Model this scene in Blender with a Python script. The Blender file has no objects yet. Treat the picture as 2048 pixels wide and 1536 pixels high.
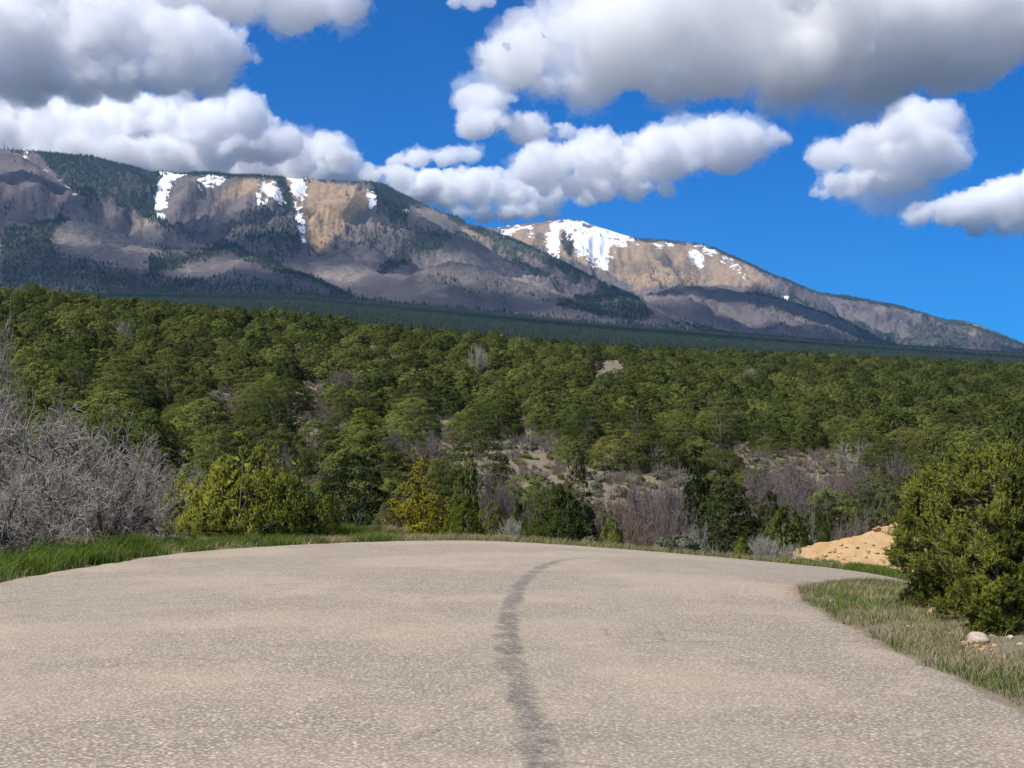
import bpy, math, random
import numpy as np

# ------------------------------------------------------------------ camera
FPX, CX, HY, CAMZ = 2813.0, 1024.0, 900.0, 1.5      # focal length, principal column, horizon row (2048 px wide frame), eye height
sc = bpy.context.scene
cam_data = bpy.data.cameras.new('camera')
cam_data.sensor_width = 36.0
cam_data.lens = FPX / 2048.0 * 36.0
cam_data.shift_y = (HY - 768.0) / 2048.0
cam_data.clip_start = 0.1
cam_data.clip_end = 60000.0
cam = bpy.data.objects.new('camera', cam_data)
sc.collection.objects.link(cam)
cam.location = (0, 0, CAMZ)
cam.rotation_euler = (math.radians(90), 0, 0)
sc.camera = cam
sc.cycles.use_denoising = True
sc.cycles.max_bounces = 14
sc.cycles.diffuse_bounces = 3
sc.cycles.transparent_max_bounces = 8
sc.cycles.volume_bounces = 13
sc.view_settings.view_transform = 'Standard'
sc.view_settings.look = 'None'
sc.view_settings.gamma = 1.0
sc.view_settings.exposure = 0.48

# ------------------------------------------------------------------ sun
SUN_EL, SUN_AZ = 55.0, -125.0     # azimuth measured from +Y (view direction) towards +X
sd = bpy.data.lights.new('sun', 'SUN')
sd.energy = 4.6
sd.angle = math.radians(7.0)
sd.color = (1.0, 0.95, 0.87)
sun = bpy.data.objects.new('sun', sd)
sc.collection.objects.link(sun)
sun.rotation_euler = (math.radians(90 - SUN_EL), 0, math.radians(180 - SUN_AZ))

# ------------------------------------------------------------------ world: sky texture with cumulus clouds
world = bpy.data.worlds.new('World')
sc.world = world
world.use_nodes = True
WT = world.node_tree
for n in list(WT.nodes):
    WT.nodes.remove(n)

class NT:
    """small node-tree writer"""
    def __init__(self, tree):
        self.t = tree
    def n(self, kind, **kw):
        nd = self.t.nodes.new(kind)
        for k, v in kw.items():
            setattr(nd, k, v)
        return nd
    def put(self, sock, v):
        if isinstance(v, bpy.types.NodeSocket):
            self.t.links.new(v, sock)
        elif v is not None:
            sock.default_value = v
    def math(self, op, a, b=None, c=None, clamp=False):
        nd = self.n('ShaderNodeMath', operation=op, use_clamp=clamp)
        for i, v in enumerate((a, b, c)):
            self.put(nd.inputs[i], v)
        return nd.outputs[0]
    def vmath(self, op, a, b=None, c=None):
        nd = self.n('ShaderNodeVectorMath', operation=op)
        self.put(nd.inputs[0], a)
        if op == 'SCALE':
            self.put(nd.inputs['Scale'], b)
        else:
            self.put(nd.inputs[1], b); self.put(nd.inputs[2], c)
        return nd.outputs['Value'] if op in ('LENGTH', 'DOT_PRODUCT', 'DISTANCE') else nd.outputs[0]
    def noise(self, vec, scale, detail=3.0, rough=0.5, lac=2.0, color=False, dist=0.0):
        nd = self.n('ShaderNodeTexNoise')
        self.put(nd.inputs['Vector'], vec)
        nd.inputs['Scale'].default_value = scale
        nd.inputs['Detail'].default_value = detail
        nd.inputs['Roughness'].default_value = rough
        nd.inputs['Lacunarity'].default_value = lac
        nd.inputs['Distortion'].default_value = dist
        return nd.outputs['Color' if color else 'Fac']
    def voro(self, vec, scale, feature='F1', smooth=0.5, detail=0.0, rough=0.5, out='Distance', rnd=1.0):
        nd = self.n('ShaderNodeTexVoronoi', feature=feature)
        self.put(nd.inputs['Vector'], vec)
        nd.inputs['Scale'].default_value = scale
        if 'Detail' in nd.inputs: nd.inputs['Detail'].default_value = detail
        if 'Roughness' in nd.inputs: nd.inputs['Roughness'].default_value = rough
        if feature == 'SMOOTH_F1': nd.inputs['Smoothness'].default_value = smooth
        nd.inputs['Randomness'].default_value = rnd
        return nd.outputs[out]
    def step(self, v, lo, hi, a=0.0, b=1.0):
        nd = self.n('ShaderNodeMapRange', interpolation_type='SMOOTHSTEP')
        self.put(nd.inputs['Value'], v); self.put(nd.inputs[1], lo); self.put(nd.inputs[2], hi)
        self.put(nd.inputs[3], a); self.put(nd.inputs[4], b)
        return nd.outputs[0]
    def lin(self, v, lo, hi, a=0.0, b=1.0):
        nd = self.n('ShaderNodeMapRange')
        self.put(nd.inputs['Value'], v); self.put(nd.inputs[1], lo); self.put(nd.inputs[2], hi)
        self.put(nd.inputs[3], a); self.put(nd.inputs[4], b)
        return nd.outputs[0]
    def mix(self, fac, a, b, blend='MIX'):
        nd = self.n('ShaderNodeMix', data_type='RGBA', blend_type=blend)
        self.put(nd.inputs[0], fac)
        for s, v in ((nd.inputs[6], a), (nd.inputs[7], b)):
            self.put(s, tuple(v) + (1.0,) if isinstance(v, (tuple, list)) and len(v) == 3 else v)
        return nd.outputs[2]
    def attr(self, name, out='Fac'):
        nd = self.n('ShaderNodeAttribute', attribute_name=name)
        return nd.outputs[out]

W = NT(WT)
sky = W.n('ShaderNodeTexSky', sky_type='NISHITA')
sky.sun_disc = False
sky.sun_elevation = math.radians(SUN_EL)
sky.sun_rotation = math.radians(SUN_AZ)
sky.altitude = 2300.0
sky.air_density = 1.0
sky.dust_density = 0.2
sky.ozone_density = 4.0
sky_col = W.mix(1.0, sky.outputs[0], (0.0, 0.44, 0.92), 'MULTIPLY')
bg = W.n('ShaderNodeBackground')
WT.links.new(sky_col, bg.inputs[0])
bg.inputs[1].default_value = 0.10
wo = W.n('ShaderNodeOutputWorld')
WT.links.new(bg.outputs[0], wo.inputs[0])

# ------------------------------------------------------------------ helpers
from mathutils import noise as mn, Vector
COL = sc.collection
rng = np.random.default_rng(7)

def at(px, py, d):
    """point seen at column px, row py of the 2048 x 1536 frame, d metres ahead"""
    return np.array([(px - CX) / FPX * d, d, CAMZ + (HY - py) / FPX * d])

def raw_mesh(name, V, F, mat=None, attrs=None, smooth=False):
    """V (n,3); F (m,3|4) index array, or a list of such arrays"""
    V = np.ascontiguousarray(V, dtype=np.float32)
    Fs = [np.asarray(f, dtype=np.int32) for f in (F if isinstance(F, (list, tuple)) else [F]) if len(f)]
    me = bpy.data.meshes.new(name)
    me.vertices.add(len(V)); me.vertices.foreach_set('co', V.ravel())
    nl = sum(f.size for f in Fs); npoly = sum(len(f) for f in Fs)
    me.loops.add(nl); me.polygons.add(npoly)
    me.loops.foreach_set('vertex_index', np.concatenate([f.ravel() for f in Fs]))
    tot = np.concatenate([np.full(len(f), f.shape[1], np.int32) for f in Fs])
    st = np.concatenate([[0], np.cumsum(tot)[:-1]]).astype(np.int32)
    me.polygons.foreach_set('loop_start', st)
    if smooth:
        me.polygons.foreach_set('use_smooth', np.ones(npoly, dtype=bool))
    me.update(calc_edges=True)
    for k, (dom, arr) in (attrs or {}).items():
        arr = np.ascontiguousarray(arr, dtype=np.float32)
        a = me.attributes.new(k, 'FLOAT_VECTOR' if arr.ndim == 2 else 'FLOAT', dom)
        a.data.foreach_set('vector' if arr.ndim == 2 else 'value', arr.ravel())
    if mat is not None:
        me.materials.append(mat)
    return me

def link(name, me, parent=None, loc=None):
    o = bpy.data.objects.new(name, me)
    COL.objects.link(o)
    if parent is not None: o.parent = parent
    if loc is not None: o.location = loc
    return o

def tag(o, label=None, cat=None, group=None, kind=None):
    if label: o['label'] = label
    if cat: o['category'] = cat
    if group: o['group'] = group
    if kind: o['kind'] = kind
    return o

def new_mat(name):
    m = bpy.data.materials.new(name); m.use_nodes = True
    t = m.node_tree
    for n in list(t.nodes): t.nodes.remove(n)
    N = NT(t); out = N.n('ShaderNodeOutputMaterial')
    return m, N, out

def vnoise(P, scale=1.0, octaves=4, H=0.9, lac=2.0, off=(0, 0, 0)):
    """fractal noise at points P (n,3), roughly -1..1"""
    Q = np.asarray(P, dtype=np.float64) * scale + np.asarray(off)
    fr = mn.fractal
    return np.fromiter((fr(q, H, lac, octaves, noise_basis='PERLIN_ORIGINAL') for q in Q.tolist()), dtype=np.float64, count=len(Q))

def grid_faces(nu, nv):
    i = np.arange((nu - 1) * (nv - 1)); a = (i // (nv - 1)) * nv + i % (nv - 1)
    return np.stack([a, a + nv, a + nv + 1, a + 1], 1)

def smoothstep(x, a, b):
    t = np.clip((x - a) / (b - a), 0, 1)
    return t * t * (3 - 2 * t)

def ico(sub=2):
    import bmesh
    bm = bmesh.new(); bmesh.ops.create_icosphere(bm, subdivisions=sub, radius=1.0)
    V = np.array([v.co[:] for v in bm.verts]); F = np.array([[v.index for v in f.verts] for f in bm.faces]); bm.free()
    return V, F
ICO_V, ICO_F = ico(2)


# ------------------------------------------------------------------ road edges, (column, row, distance)
OUTER = [(0, 1160, 21.1), (120, 1143, 23.0), (230, 1125, 25.6), (300, 1112, 27.8), (400, 1102, 29.7), (500, 1095, 31.3), (600, 1090, 32.5), (740, 1084, 34.0),
         (860, 1081, 34.9), (1000, 1083, 35.5), (1100, 1089, 36.0), (1200, 1096, 36.5), (1300, 1104, 37.0), (1400, 1112, 37.2), (1500, 1121, 37.3), (1600, 1131, 37.2),
         (1700, 1141, 37.0), (1770, 1150, 36.6)]
INNER = [(2048, 1412, 9.3), (1900, 1345, 11.0), (1800, 1300, 12.4), (1700, 1250, 14.5), (1640, 1218, 16.4), (1605, 1196, 18.0), (1592, 1185, 19.0), (1600, 1175, 20.6),
         (1640, 1167, 22.6), (1700, 1162, 25.0), (1770, 1158, 27.5)]
outer = np.array([(-3.6, -14, 0.0), (-4.2, -4, 0.0), (-5.0, 4, -.05), (-6.2, 11, -.22), (-7.0, 16, -.34)] + [at(*q) for q in OUTER] + [(12.5, 36.2, -2.6), (17, 35.0, -3.9), (24, 33, -5.6), (34, 30, -7.5)])
inner = np.array([(2.6, -14, 0.0), (2.7, -4, 0.0), (2.9, 3, -.06)] + [at(*q) for q in INNER] + [(9.6, 28.4, -1.75), (12.5, 28.4, -2.65), (17, 27.6, -4.1), (24, 25.6, -5.8), (33, 22.5, -7.6)])

def resample(P, n):
    s = np.concatenate([[0], np.cumsum(np.linalg.norm(np.diff(P[:, :2], axis=0), axis=1))])
    t = np.linspace(0, s[-1], n)
    # smooth the corners of the polyline a little
    Q = np.stack([np.interp(t, s, P[:, i]) for i in range(3)], 1)
    k = max(1, n // 120)
    for _ in range(3):
        Z = Q.copy()
        Z[k:-k] = (Q[:-2 * k] + 2 * Q[k:-k] + Q[2 * k:]) / 4
        Q = Z
    return Q
def sect(P, i0, i1, n):
    return P[i0:i1 + 1]
# matched sections of both edges: approach, bend, run-out
def piecewise(P, cuts, counts):
    R = resample(P, 1600)
    idx = [int(np.argmin(np.linalg.norm(R[:, :2] - P[c][:2], axis=1))) for c in cuts]
    idx[0], idx[-1] = 0, len(R) - 1
    out = []
    for a, b, n in zip(idx[:-1], idx[1:], counts):
        q = np.linspace(a, b, n + 1)[:-1]
        out.append(np.stack([np.interp(q, np.arange(len(R)), R[:, i]) for i in range(3)], 1))
    out.append(R[-1:])
    return np.concatenate(out)
CNT = (150, 150, 150, 60)
oe = piecewise(outer, [0, 5, 12, 19, len(outer) - 1], CNT)
ie = piecewise(inner, [0, 5, 8, 10, len(inner) - 1], CNT)
# frayed chip-seal edges
def fray(E, sgn, amp):
    T = np.gradient(E[:, :2], axis=0); T /= np.linalg.norm(T, axis=1)[:, None] + 1e-9
    nn = np.stack([-T[:, 1], T[:, 0]], 1) * sgn
    w = np.array([mn.fractal((x * .9, y * .9, 3.0 * sgn), .6, 2.0, 5) for x, y, _ in E])
    E2 = E.copy(); E2[:, :2] += nn * (w * amp)[:, None]
    return E2
oe = fray(oe, 1, .10); ie = fray(ie, -1, .09)
ROAD_POLY = np.concatenate([oe[:, :2], ie[::-1, :2]])

def in_poly(X, Y, poly):
    inside = np.zeros(X.shape, bool)
    px, py = poly[:, 0], poly[:, 1]
    j = len(poly) - 1
    for i in range(len(poly)):
        if py[i] != py[j]:
            c = ((py[i] > Y) != (py[j] > Y)) & (X < (px[j] - px[i]) * (Y - py[i]) / (py[j] - py[i]) + px[i])
            inside ^= c
        j = i
    return inside

def dist_to_line(X, Y, L):
    """distance from points to a polyline (vertices dense enough)"""
    out = np.full(X.shape, 1e9)
    for a, b in zip(L[:-1], L[1:]):
        d = b[:2] - a[:2]; l2 = d @ d + 1e-12
        t = np.clip(((X - a[0]) * d[0] + (Y - a[1]) * d[1]) / l2, 0, 1)
        out = np.minimum(out, np.hypot(X - a[0] - t * d[0], Y - a[1] - t * d[1]))
    return out

# ------------------------------------------------------------------ ground heights: control points -> smooth field
def gz(px, d, z): return ((px - CX) / FPX * d, d, z)
CTRL = list(map(tuple, outer)) + list(map(tuple, inner)) + [
    # verge beside the thicket and beyond the bend
    tuple(at(-300, 1215, 19)), tuple(at(-100, 1140, 23.5)), tuple(at(60, 1105, 25.5)), tuple(at(180, 1095, 28)), tuple(at(330, 1085, 31)), tuple(at(480, 1080, 35)), tuple(at(640, 1073, 37)),
    tuple(at(760, 1073, 38.5)), tuple(at(900, 1076, 38.5)), tuple(at(1040, 1082, 39)), tuple(at(1180, 1093, 39.5)), tuple(at(1300, 1106, 40)), tuple(at(1400, 1116, 40.5)),
    tuple(at(1500, 1126, 41)), tuple(at(1600, 1126, 42)), tuple(at(1700, 1128, 43)), tuple(at(1800, 1138, 44)),
    (-13, 20, .2), (-13, 28, -.1), (-12, 34, -.2), (-20, 25, .9), (-16, 8, .3), (-12, -5, .3), (-30, -14, .6), (9, -14, .2), (30, -14, .8),
    # verge inside the bend
    tuple(at(1760, 1240, 15)), tuple(at(1850, 1215, 16.2)), tuple(at(1960, 1250, 14.6)), tuple(at(2080, 1285, 12.8)), tuple(at(1700, 1190, 20)), tuple(at(1780, 1185, 21)),
    tuple(at(1800, 1172, 23.5)), (4.6, 8, -.12), (5.6, 4, .0), (8, 15, .0), (8.5, 20, -.2), (12, 18, -.2), (16, 20, -1.2), (12, 24, -1.6), (22, 20, -2.6), (14, 6, .6),
    # the draw below the road
    gz(-200, 45, 0.6), gz(200, 45, -.8), gz(500, 45, -2.2), gz(760, 45, -3.0), gz(1000, 46, -3.4), gz(1250, 47, -4.0), gz(1480, 48, -4.3), gz(1700, 52, -4.0), gz(1950, 54, -4.4), gz(2300, 50, -6),
    gz(-200, 60, 1.5), gz(200, 60, -2.2), gz(600, 60, -4.8), gz(1000, 60, -5.2), gz(1400, 62, -5.8), gz(1800, 64, -5.2), gz(2200, 64, -6),
    gz(200, 78, 0.0), gz(600, 78, -2.6), gz(1000, 78, -3.1), gz(1400, 80, -4.2), gz(1800, 80, -4.0), gz(2200, 82, -4),
]
def hz(px, py, d): CTRL.append(tuple(at(px, py, d)))
# hillside: ground rows at several distances
for d, rows in ((100, (820, 850, 900, 930, 955, 965, 965)), (150, (740, 765, 815, 852, 878, 895, 900)), (200, (680, 700, 755, 800, 832, 852, 862)),
                (300, (585, 605, 655, 722, 770, 797, 812)), (420, (620, 640, 668, 690, 733, 760, 782)), (600, (660, 680, 700, 718, 714, 726, 750)), (900, (700, 715, 730, 742, 745, 745, 746))):
    for px, py in zip((-300, 100, 600, 1000, 1400, 1750, 2150), rows):
        hz(px, py, d)
CTRL = np.array(CTRL)
def warp_xy(X, Y):
    # metres become finer near the camera, coarser far away
    r = np.hypot(X, Y); s = np.where(r > 1e-6, 25 * np.log1p(r / 25) / np.maximum(r, 1e-6), 1.0)
    return X * s, Y * s
_cx, _cy = warp_xy(CTRL[:, 0], CTRL[:, 1])
_A = np.hypot(_cx[:, None] - _cx[None], _cy[:, None] - _cy[None])
_n = len(CTRL)
_M = np.zeros((_n + 1, _n + 1)); _M[:_n, :_n] = _A + np.eye(_n) * 0.0; _M[:_n, _n] = 1; _M[_n, :_n] = 1
_w = np.linalg.solve(_M, np.concatenate([CTRL[:, 2], [0]]))
def G(X, Y):
    X = np.asarray(X, float); Y = np.asarray(Y, float)
    sh = X.shape; x, y = warp_xy(X.ravel(), Y.ravel())
    out = np.empty(len(x))
    for i in range(0, len(x), 20000):
        out[i:i + 20000] = np.hypot(x[i:i + 20000, None] - _cx, y[i:i + 20000, None] - _cy) @ _w[:_n] + _w[_n]
    return out.reshape(sh)
def Gp(x, y): return float(G(np.array([x]), np.array([y]))[0])

# ------------------------------------------------------------------ ground sheet (t = x / y, log distance) and the strip behind the camera
us = np.linspace(-0.85, 0.85, 360)
ds = np.concatenate([np.linspace(-14, 5.6, 20), np.geomspace(6, 950, 290)])
UU, DD = np.meshgrid(us, ds, indexing='ij')
XX = UU * (np.maximum(DD, 0) + 22 * np.exp(-np.maximum(DD, 0) / 18))
YY = DD
ZZ = G(XX, YY)
ins = in_poly(XX.ravel(), YY.ravel(), ROAD_POLY).reshape(XX.shape)
near = (YY < 60)
edge_d = np.full(XX.shape, 50.0)
edge_d[near] = np.minimum(dist_to_line(XX[near], YY[near], oe[::4]), dist_to_line(XX[near], YY[near], ie[::4]))
sgn = np.where(ins, edge_d, -edge_d)
PN = np.stack([XX.ravel(), YY.ravel(), np.zeros(XX.size)], 1)
bump = vnoise(PN, .35, 4, .8).reshape(XX.shape)
amp = np.where(ins, 0, np.clip(-sgn, 0, 3) / 3) * (0.06 + np.clip((YY - 40) / 200, 0, 1) * .9)
ZZ = ZZ + bump * amp - smoothstep(sgn, .05, .7) * .15 - .015
# the inner verge stands a little proud of the road
GV = np.stack([XX, YY, ZZ], -1).reshape(-1, 3)

def ground_z(x, y):
    """height of the finished ground sheet away from the road"""
    b = mn.fractal((x * .35, y * .35, 0.0), .8, 2.0, 4, noise_basis='PERLIN_ORIGINAL')
    dd = 3.0 if y > 60 else min(3.0, float(np.hypot(oe[:, 0] - x, oe[:, 1] - y).min()), float(np.hypot(ie[:, 0] - x, ie[:, 1] - y).min()))
    return Gp(x, y) + b * dd / 3 * (0.06 + min(1, max(0, (y - 40) / 200)) * .9) - .015

# ground cover near the road: bare pinkish dirt, dry grass and green patches
m_ground, N, out = new_mat('dry_soil')
geo = N.n('ShaderNodeNewGeometry'); pos = geo.outputs['Position']
n1 = N.noise(pos, .55, 5, .6); n2 = N.noise(pos, 6.0, 6, .65); n3 = N.noise(pos, 38.0, 4, .7); n4 = N.noise(pos, .09, 4, .6)
c = N.mix(N.step(n1, .40, .62), (.205, .158, .108), (.165, .145, .095))
c = N.mix(N.step(n2, .48, .66), c, (.120, .115, .058))
c = N.mix(N.step(n4, .45, .62, 0, .75), c, (.180, .152, .108))
c = N.mix(N.step(n3, .50, .72, 0, .7), c, (.27, .22, .16))
bs = N.n('ShaderNodeBsdfPrincipled'); bs.inputs['Roughness'].default_value = .95; bs.inputs['Specular IOR Level'].default_value = .15
N.put(bs.inputs['Base Color'], c)
bp = N.n('ShaderNodeBump'); bp.inputs['Strength'].default_value = .6; bp.inputs['Distance'].default_value = .05
N.put(bp.inputs['Height'], N.math('ADD', n2, N.math('MULTIPLY', n3, .5))); N.put(bs.inputs['Normal'], bp.outputs[0])
N.put(out.inputs[0], bs.outputs[0])
ground = tag(link('ground', raw_mesh('ground', GV, grid_faces(len(us), len(ds)), m_ground, smooth=True)), 'dry grassy soil rising into the wooded hillside', kind='structure')

# ------------------------------------------------------------------ road
NA = 64
ts = np.linspace(0, 1, NA)
RX = oe[:, None, :] * (1 - ts[None, :, None]) + ie[:, None, :] * ts[None, :, None]
rz = G(RX[..., 0], RX[..., 1])
RX[..., 2] = .35 * rz + .65 * RX[..., 2] + .02 + .10 * (1 - (2 * ts[None] - 1) ** 2) * np.exp(-np.maximum(RX[..., 1] - 20, 0) / 15)
RX[:, 0, 2] -= .05; RX[:, -1, 2] -= .05
tar_line = np.array([(.35, -14, 0), (.3, 2, 0)] + [at(px, py, 4220 / (py - 960)) for px, py in
           ((1085, 1536), (1062, 1460), (1038, 1400), (1020, 1340), (1012, 1300), (1014, 1260), (1022, 1220), (1042, 1180), (1072, 1150), (1110, 1130), (1180, 1118))] + [(3.2, 30.0, 0), (6, 32, 0), (9, 32.8, 0), (14, 32.2, 0), (30, 27, 0)])
tarl = resample(tar_line, 300)
tard = dist_to_line(RX[..., 0], RX[..., 1], tarl)
across = np.broadcast_to(ts[None], RX.shape[:2])
edge = np.minimum(dist_to_line(RX[..., 0], RX[..., 1], oe[::3]), dist_to_line(RX[..., 0], RX[..., 1], ie[::3]))
m_road, N, out = new_mat('chip_seal_road')
geo = N.n('ShaderNodeNewGeometry'); pos = geo.outputs['Position']
v1 = N.voro(pos, 40.0, 'F1', out='Color'); v1d = N.voro(pos, 40.0, 'F1'); v2 = N.noise(pos, 120.0, 3, .6); big = N.noise(pos, .28, 4, .55); mid = N.noise(pos, 2.3, 5, .6); sp = N.noise(pos, 14.0, 3, .6)
sepc = N.n('ShaderNodeSeparateColor'); N.put(sepc.inputs[0], v1)
stone = N.mix(sepc.outputs[0], (.275, .232, .178), (.425, .365, .288))
stone = N.mix(N.step(sepc.outputs[1], .82, .95), stone, (.55, .47, .37))
stone = N.mix(N.step(sepc.outputs[2], .86, .97), stone, (.24, .19, .14))
gap = N.step(v1d, .30, .62)
c = N.mix(N.math('MULTIPLY', gap, .75), stone, (.17, .135, .10))
c = N.mix(N.step(big, .42, .62, 0, .35), c, (.44, .36, .25), 'MIX')
c = N.mix(N.step(mid, .45, .75, 0, .22), c, (.50, .40, .31))
tard_a = N.attr('tar'); ac = N.attr('across'); ed = N.attr('edge')
wob = N.math('ADD', tard_a, N.math('MULTIPLY', N.math('SUBTRACT', N.noise(pos, 2.2, 6, .7), .5), .30))
band = N.step(wob, .135, .06)
sy = N.n('ShaderNodeSeparateXYZ'); N.put(sy.inputs[0], pos)
band = N.math('MULTIPLY', band, N.step(sy.outputs[1], 28.5, 23.0))
brk = N.step(N.noise(pos, .55, 2, .5), .30, .50, .70, 1.0)
tarm = N.math('MULTIPLY', N.math('MULTIPLY', band, brk), N.step(N.math('ADD', sp, N.math('MULTIPLY', sepc.outputs[0], .35)), .95, .55, .35, 1.0))
c = N.mix(N.math('MULTIPLY', tarm, .80), c, (.085, .08, .076))
halo_ = N.step(wob, .95, .10, 0, .20)
c = N.mix(N.math('MULTIPLY', halo_, N.step(sp, .4, .6)), c, (.27, .245, .18))
trk = N.math('ADD', N.step(N.math('ABSOLUTE', N.math('SUBTRACT', ac, .26)), .10, .03), N.step(N.math('ABSOLUTE', N.math('SUBTRACT', ac, .78)), .09, .03))
c = N.mix(N.math('MULTIPLY', N.math('MULTIPLY', trk, N.step(N.noise(pos, .7, 4, .6), .35, .65)), .30), c, (.30, .262, .20))
crk = N.voro(pos, .55, 'DISTANCE_TO_EDGE'); wv = N.noise(pos, 3.0, 5, .7)
cm_ = N.math('MULTIPLY', N.step(N.math('ADD', crk, N.math('MULTIPLY', N.math('SUBTRACT', wv, .5), .12)), .006, .001), N.step(N.noise(pos, .22, 2, .5), .52, .60))
c = N.mix(N.math('MULTIPLY', cm_, .35), c, (.10, .085, .07))
# broken edge: dark crumbs and dust
em = N.step(N.math('ADD', ed, N.math('MULTIPLY', N.math('SUBTRACT', mid, .5), .5)), .16, .02)
c = N.mix(N.math('MULTIPLY', em, .55), c, (.19, .15, .11))
bs = N.n('ShaderNodeBsdfPrincipled'); bs.inputs['Roughness'].default_value = .9; bs.inputs['Specular IOR Level'].default_value = .2
N.put(bs.inputs['Base Color'], c)
bp = N.n('ShaderNodeBump'); bp.inputs['Strength'].default_value = .7; bp.inputs['Distance'].default_value = .009
N.put(bp.inputs['Height'], N.math('SUBTRACT', 1.0, v1d)); N.put(bs.inputs['Normal'], bp.outputs[0])
N.put(out.inputs[0], bs.outputs[0])
road = tag(link('road', raw_mesh('road', RX.reshape(-1, 3), grid_faces(len(oe), NA)[:, ::-1], m_road,
      {'tar': ('POINT', tard.ravel()), 'across': ('POINT', across.ravel()), 'edge': ('POINT', edge.ravel())}, smooth=True)), 'tan chip-seal road bending out of sight', kind='structure')

# ------------------------------------------------------------------ mountains: ridges laid out by skyline row at a distance
def sky_row(pts):
    a = np.array(pts, float)
    return lambda px: np.interp(px, a[:, 0], a[:, 1])
foot = sky_row([(-900, 560), (0, 585), (600, 592), (900, 618), (1200, 648), (1700, 690), (2048, 712), (3000, 760)])
LAYERS = [  # name, distance, width towards us, profile, skyline, gully depth
    ('summit', 7600, 3300, 1.15, [(-900, 330), (-300, 285), (-100, 290), (0, 296), (60, 300), (110, 306), (180, 312), (250, 330), (310, 343), (400, 346), (480, 351), (560, 351), (640, 357), (720, 362), (770, 371),
        (830, 395), (900, 427), (960, 452), (1010, 474), (1060, 495), (1130, 530), (1200, 562), (1260, 592), (1330, 622), (1420, 660), (1600, 720)], 95),
    ('left_shoulder', 6300, 1900, 1.2, [(-900, 300), (-300, 310), (-60, 300), (0, 305), (45, 308), (75, 325), (120, 360), (160, 388), (210, 405), (260, 417), (310, 436), (350, 446), (425, 466), (480, 491), (550, 521), (625, 551), (700, 583), (790, 615), (900, 660), (1000, 740)], 60),
    ('left_spur', 5100, 1300, 1.1, [(-900, 440), (-200, 440), (0, 445), (80, 440), (180, 445), (250, 470), (330, 500), (420, 500), (470, 492), (540, 525), (620, 556), (690, 588), (760, 612), (860, 680)], 45),
    ('middle_spur', 6400, 1900, 1.15, [(600, 620), (640, 560), (690, 505), (735, 462), (770, 452), (830, 448), (880, 455), (940, 475), (1000, 504), (1060, 532), (1130, 560), (1190, 590), (1260, 625), (1330, 660)], 70),
    ('middle_toe', 5200, 1200, 1.0, [(700, 640), (760, 590), (830, 545), (900, 520), (960, 530), (1030, 560), (1100, 585), (1180, 600), (1250, 590), (1290, 600), (1340, 632), (1420, 670)], 40),
    ('snowy_mountain', 10500, 3800, 1.15, [(700, 560), (880, 480), (940, 460), (990, 452), (1040, 447), (1090, 441), (1140, 437), (1170, 443), (1220, 460), (1270, 475), (1330, 480), (1390, 484), (1430, 495), (1480, 515), (1540, 545),
        (1600, 572), (1640, 583), (1700, 592), (1760, 603), (1830, 622), (1900, 641), (1960, 658), (2048, 692), (2300, 750), (3000, 780)], 110),
    ('purple_ridge', 7200, 2000, 1.1, [(1200, 660), (1260, 600), (1310, 579), (1380, 571), (1450, 574), (1500, 581), (1560, 593), (1620, 616), (1680, 637), (1740, 662), (1790, 690), (1850, 712), (2000, 740)], 60),
    ('far_shoulder', 13500, 2500, 1.1, [(1700, 720), (1830, 655), (1890, 641), (1930, 642), (1960, 650), (2000, 666), (2048, 687), (2200, 730)], 50),
]
NU, NDm = 790, 260
mpx = np.concatenate([np.linspace(-900, -60, 50), np.linspace(-50, 2100, NU - 100), np.linspace(2110, 3000, 50)])
md = np.concatenate([np.geomspace(700, 3200, 50), np.linspace(3230, 14800, NDm - 50)])
MP, MD = np.meshgrid(mpx, md, indexing='ij')
MX = (MP - CX) / FPX * MD
def row_z(row, d): return CAMZ + (HY - row) / FPX * d
hillrow = sky_row([(-900, 610), (0, 615), (600, 640), (1000, 690), (1400, 712), (1700, 728), (2048, 745), (3000, 760)])
s_ = np.clip(np.log(MD / 700) / np.log(4200 / 700), 0, 1.0)
base_row = (hillrow(MP) + 38) * (1 - s_) + foot(MP) * s_
base = row_z(base_row, np.minimum(MD, 4800)) + np.maximum(MD - 4800, 0) * .01
wob = vnoise(np.stack([MX.ravel(), MD.ravel(), np.zeros(MX.size)], 1), 1 / 1900., 3, .8).reshape(MX.shape)
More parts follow.
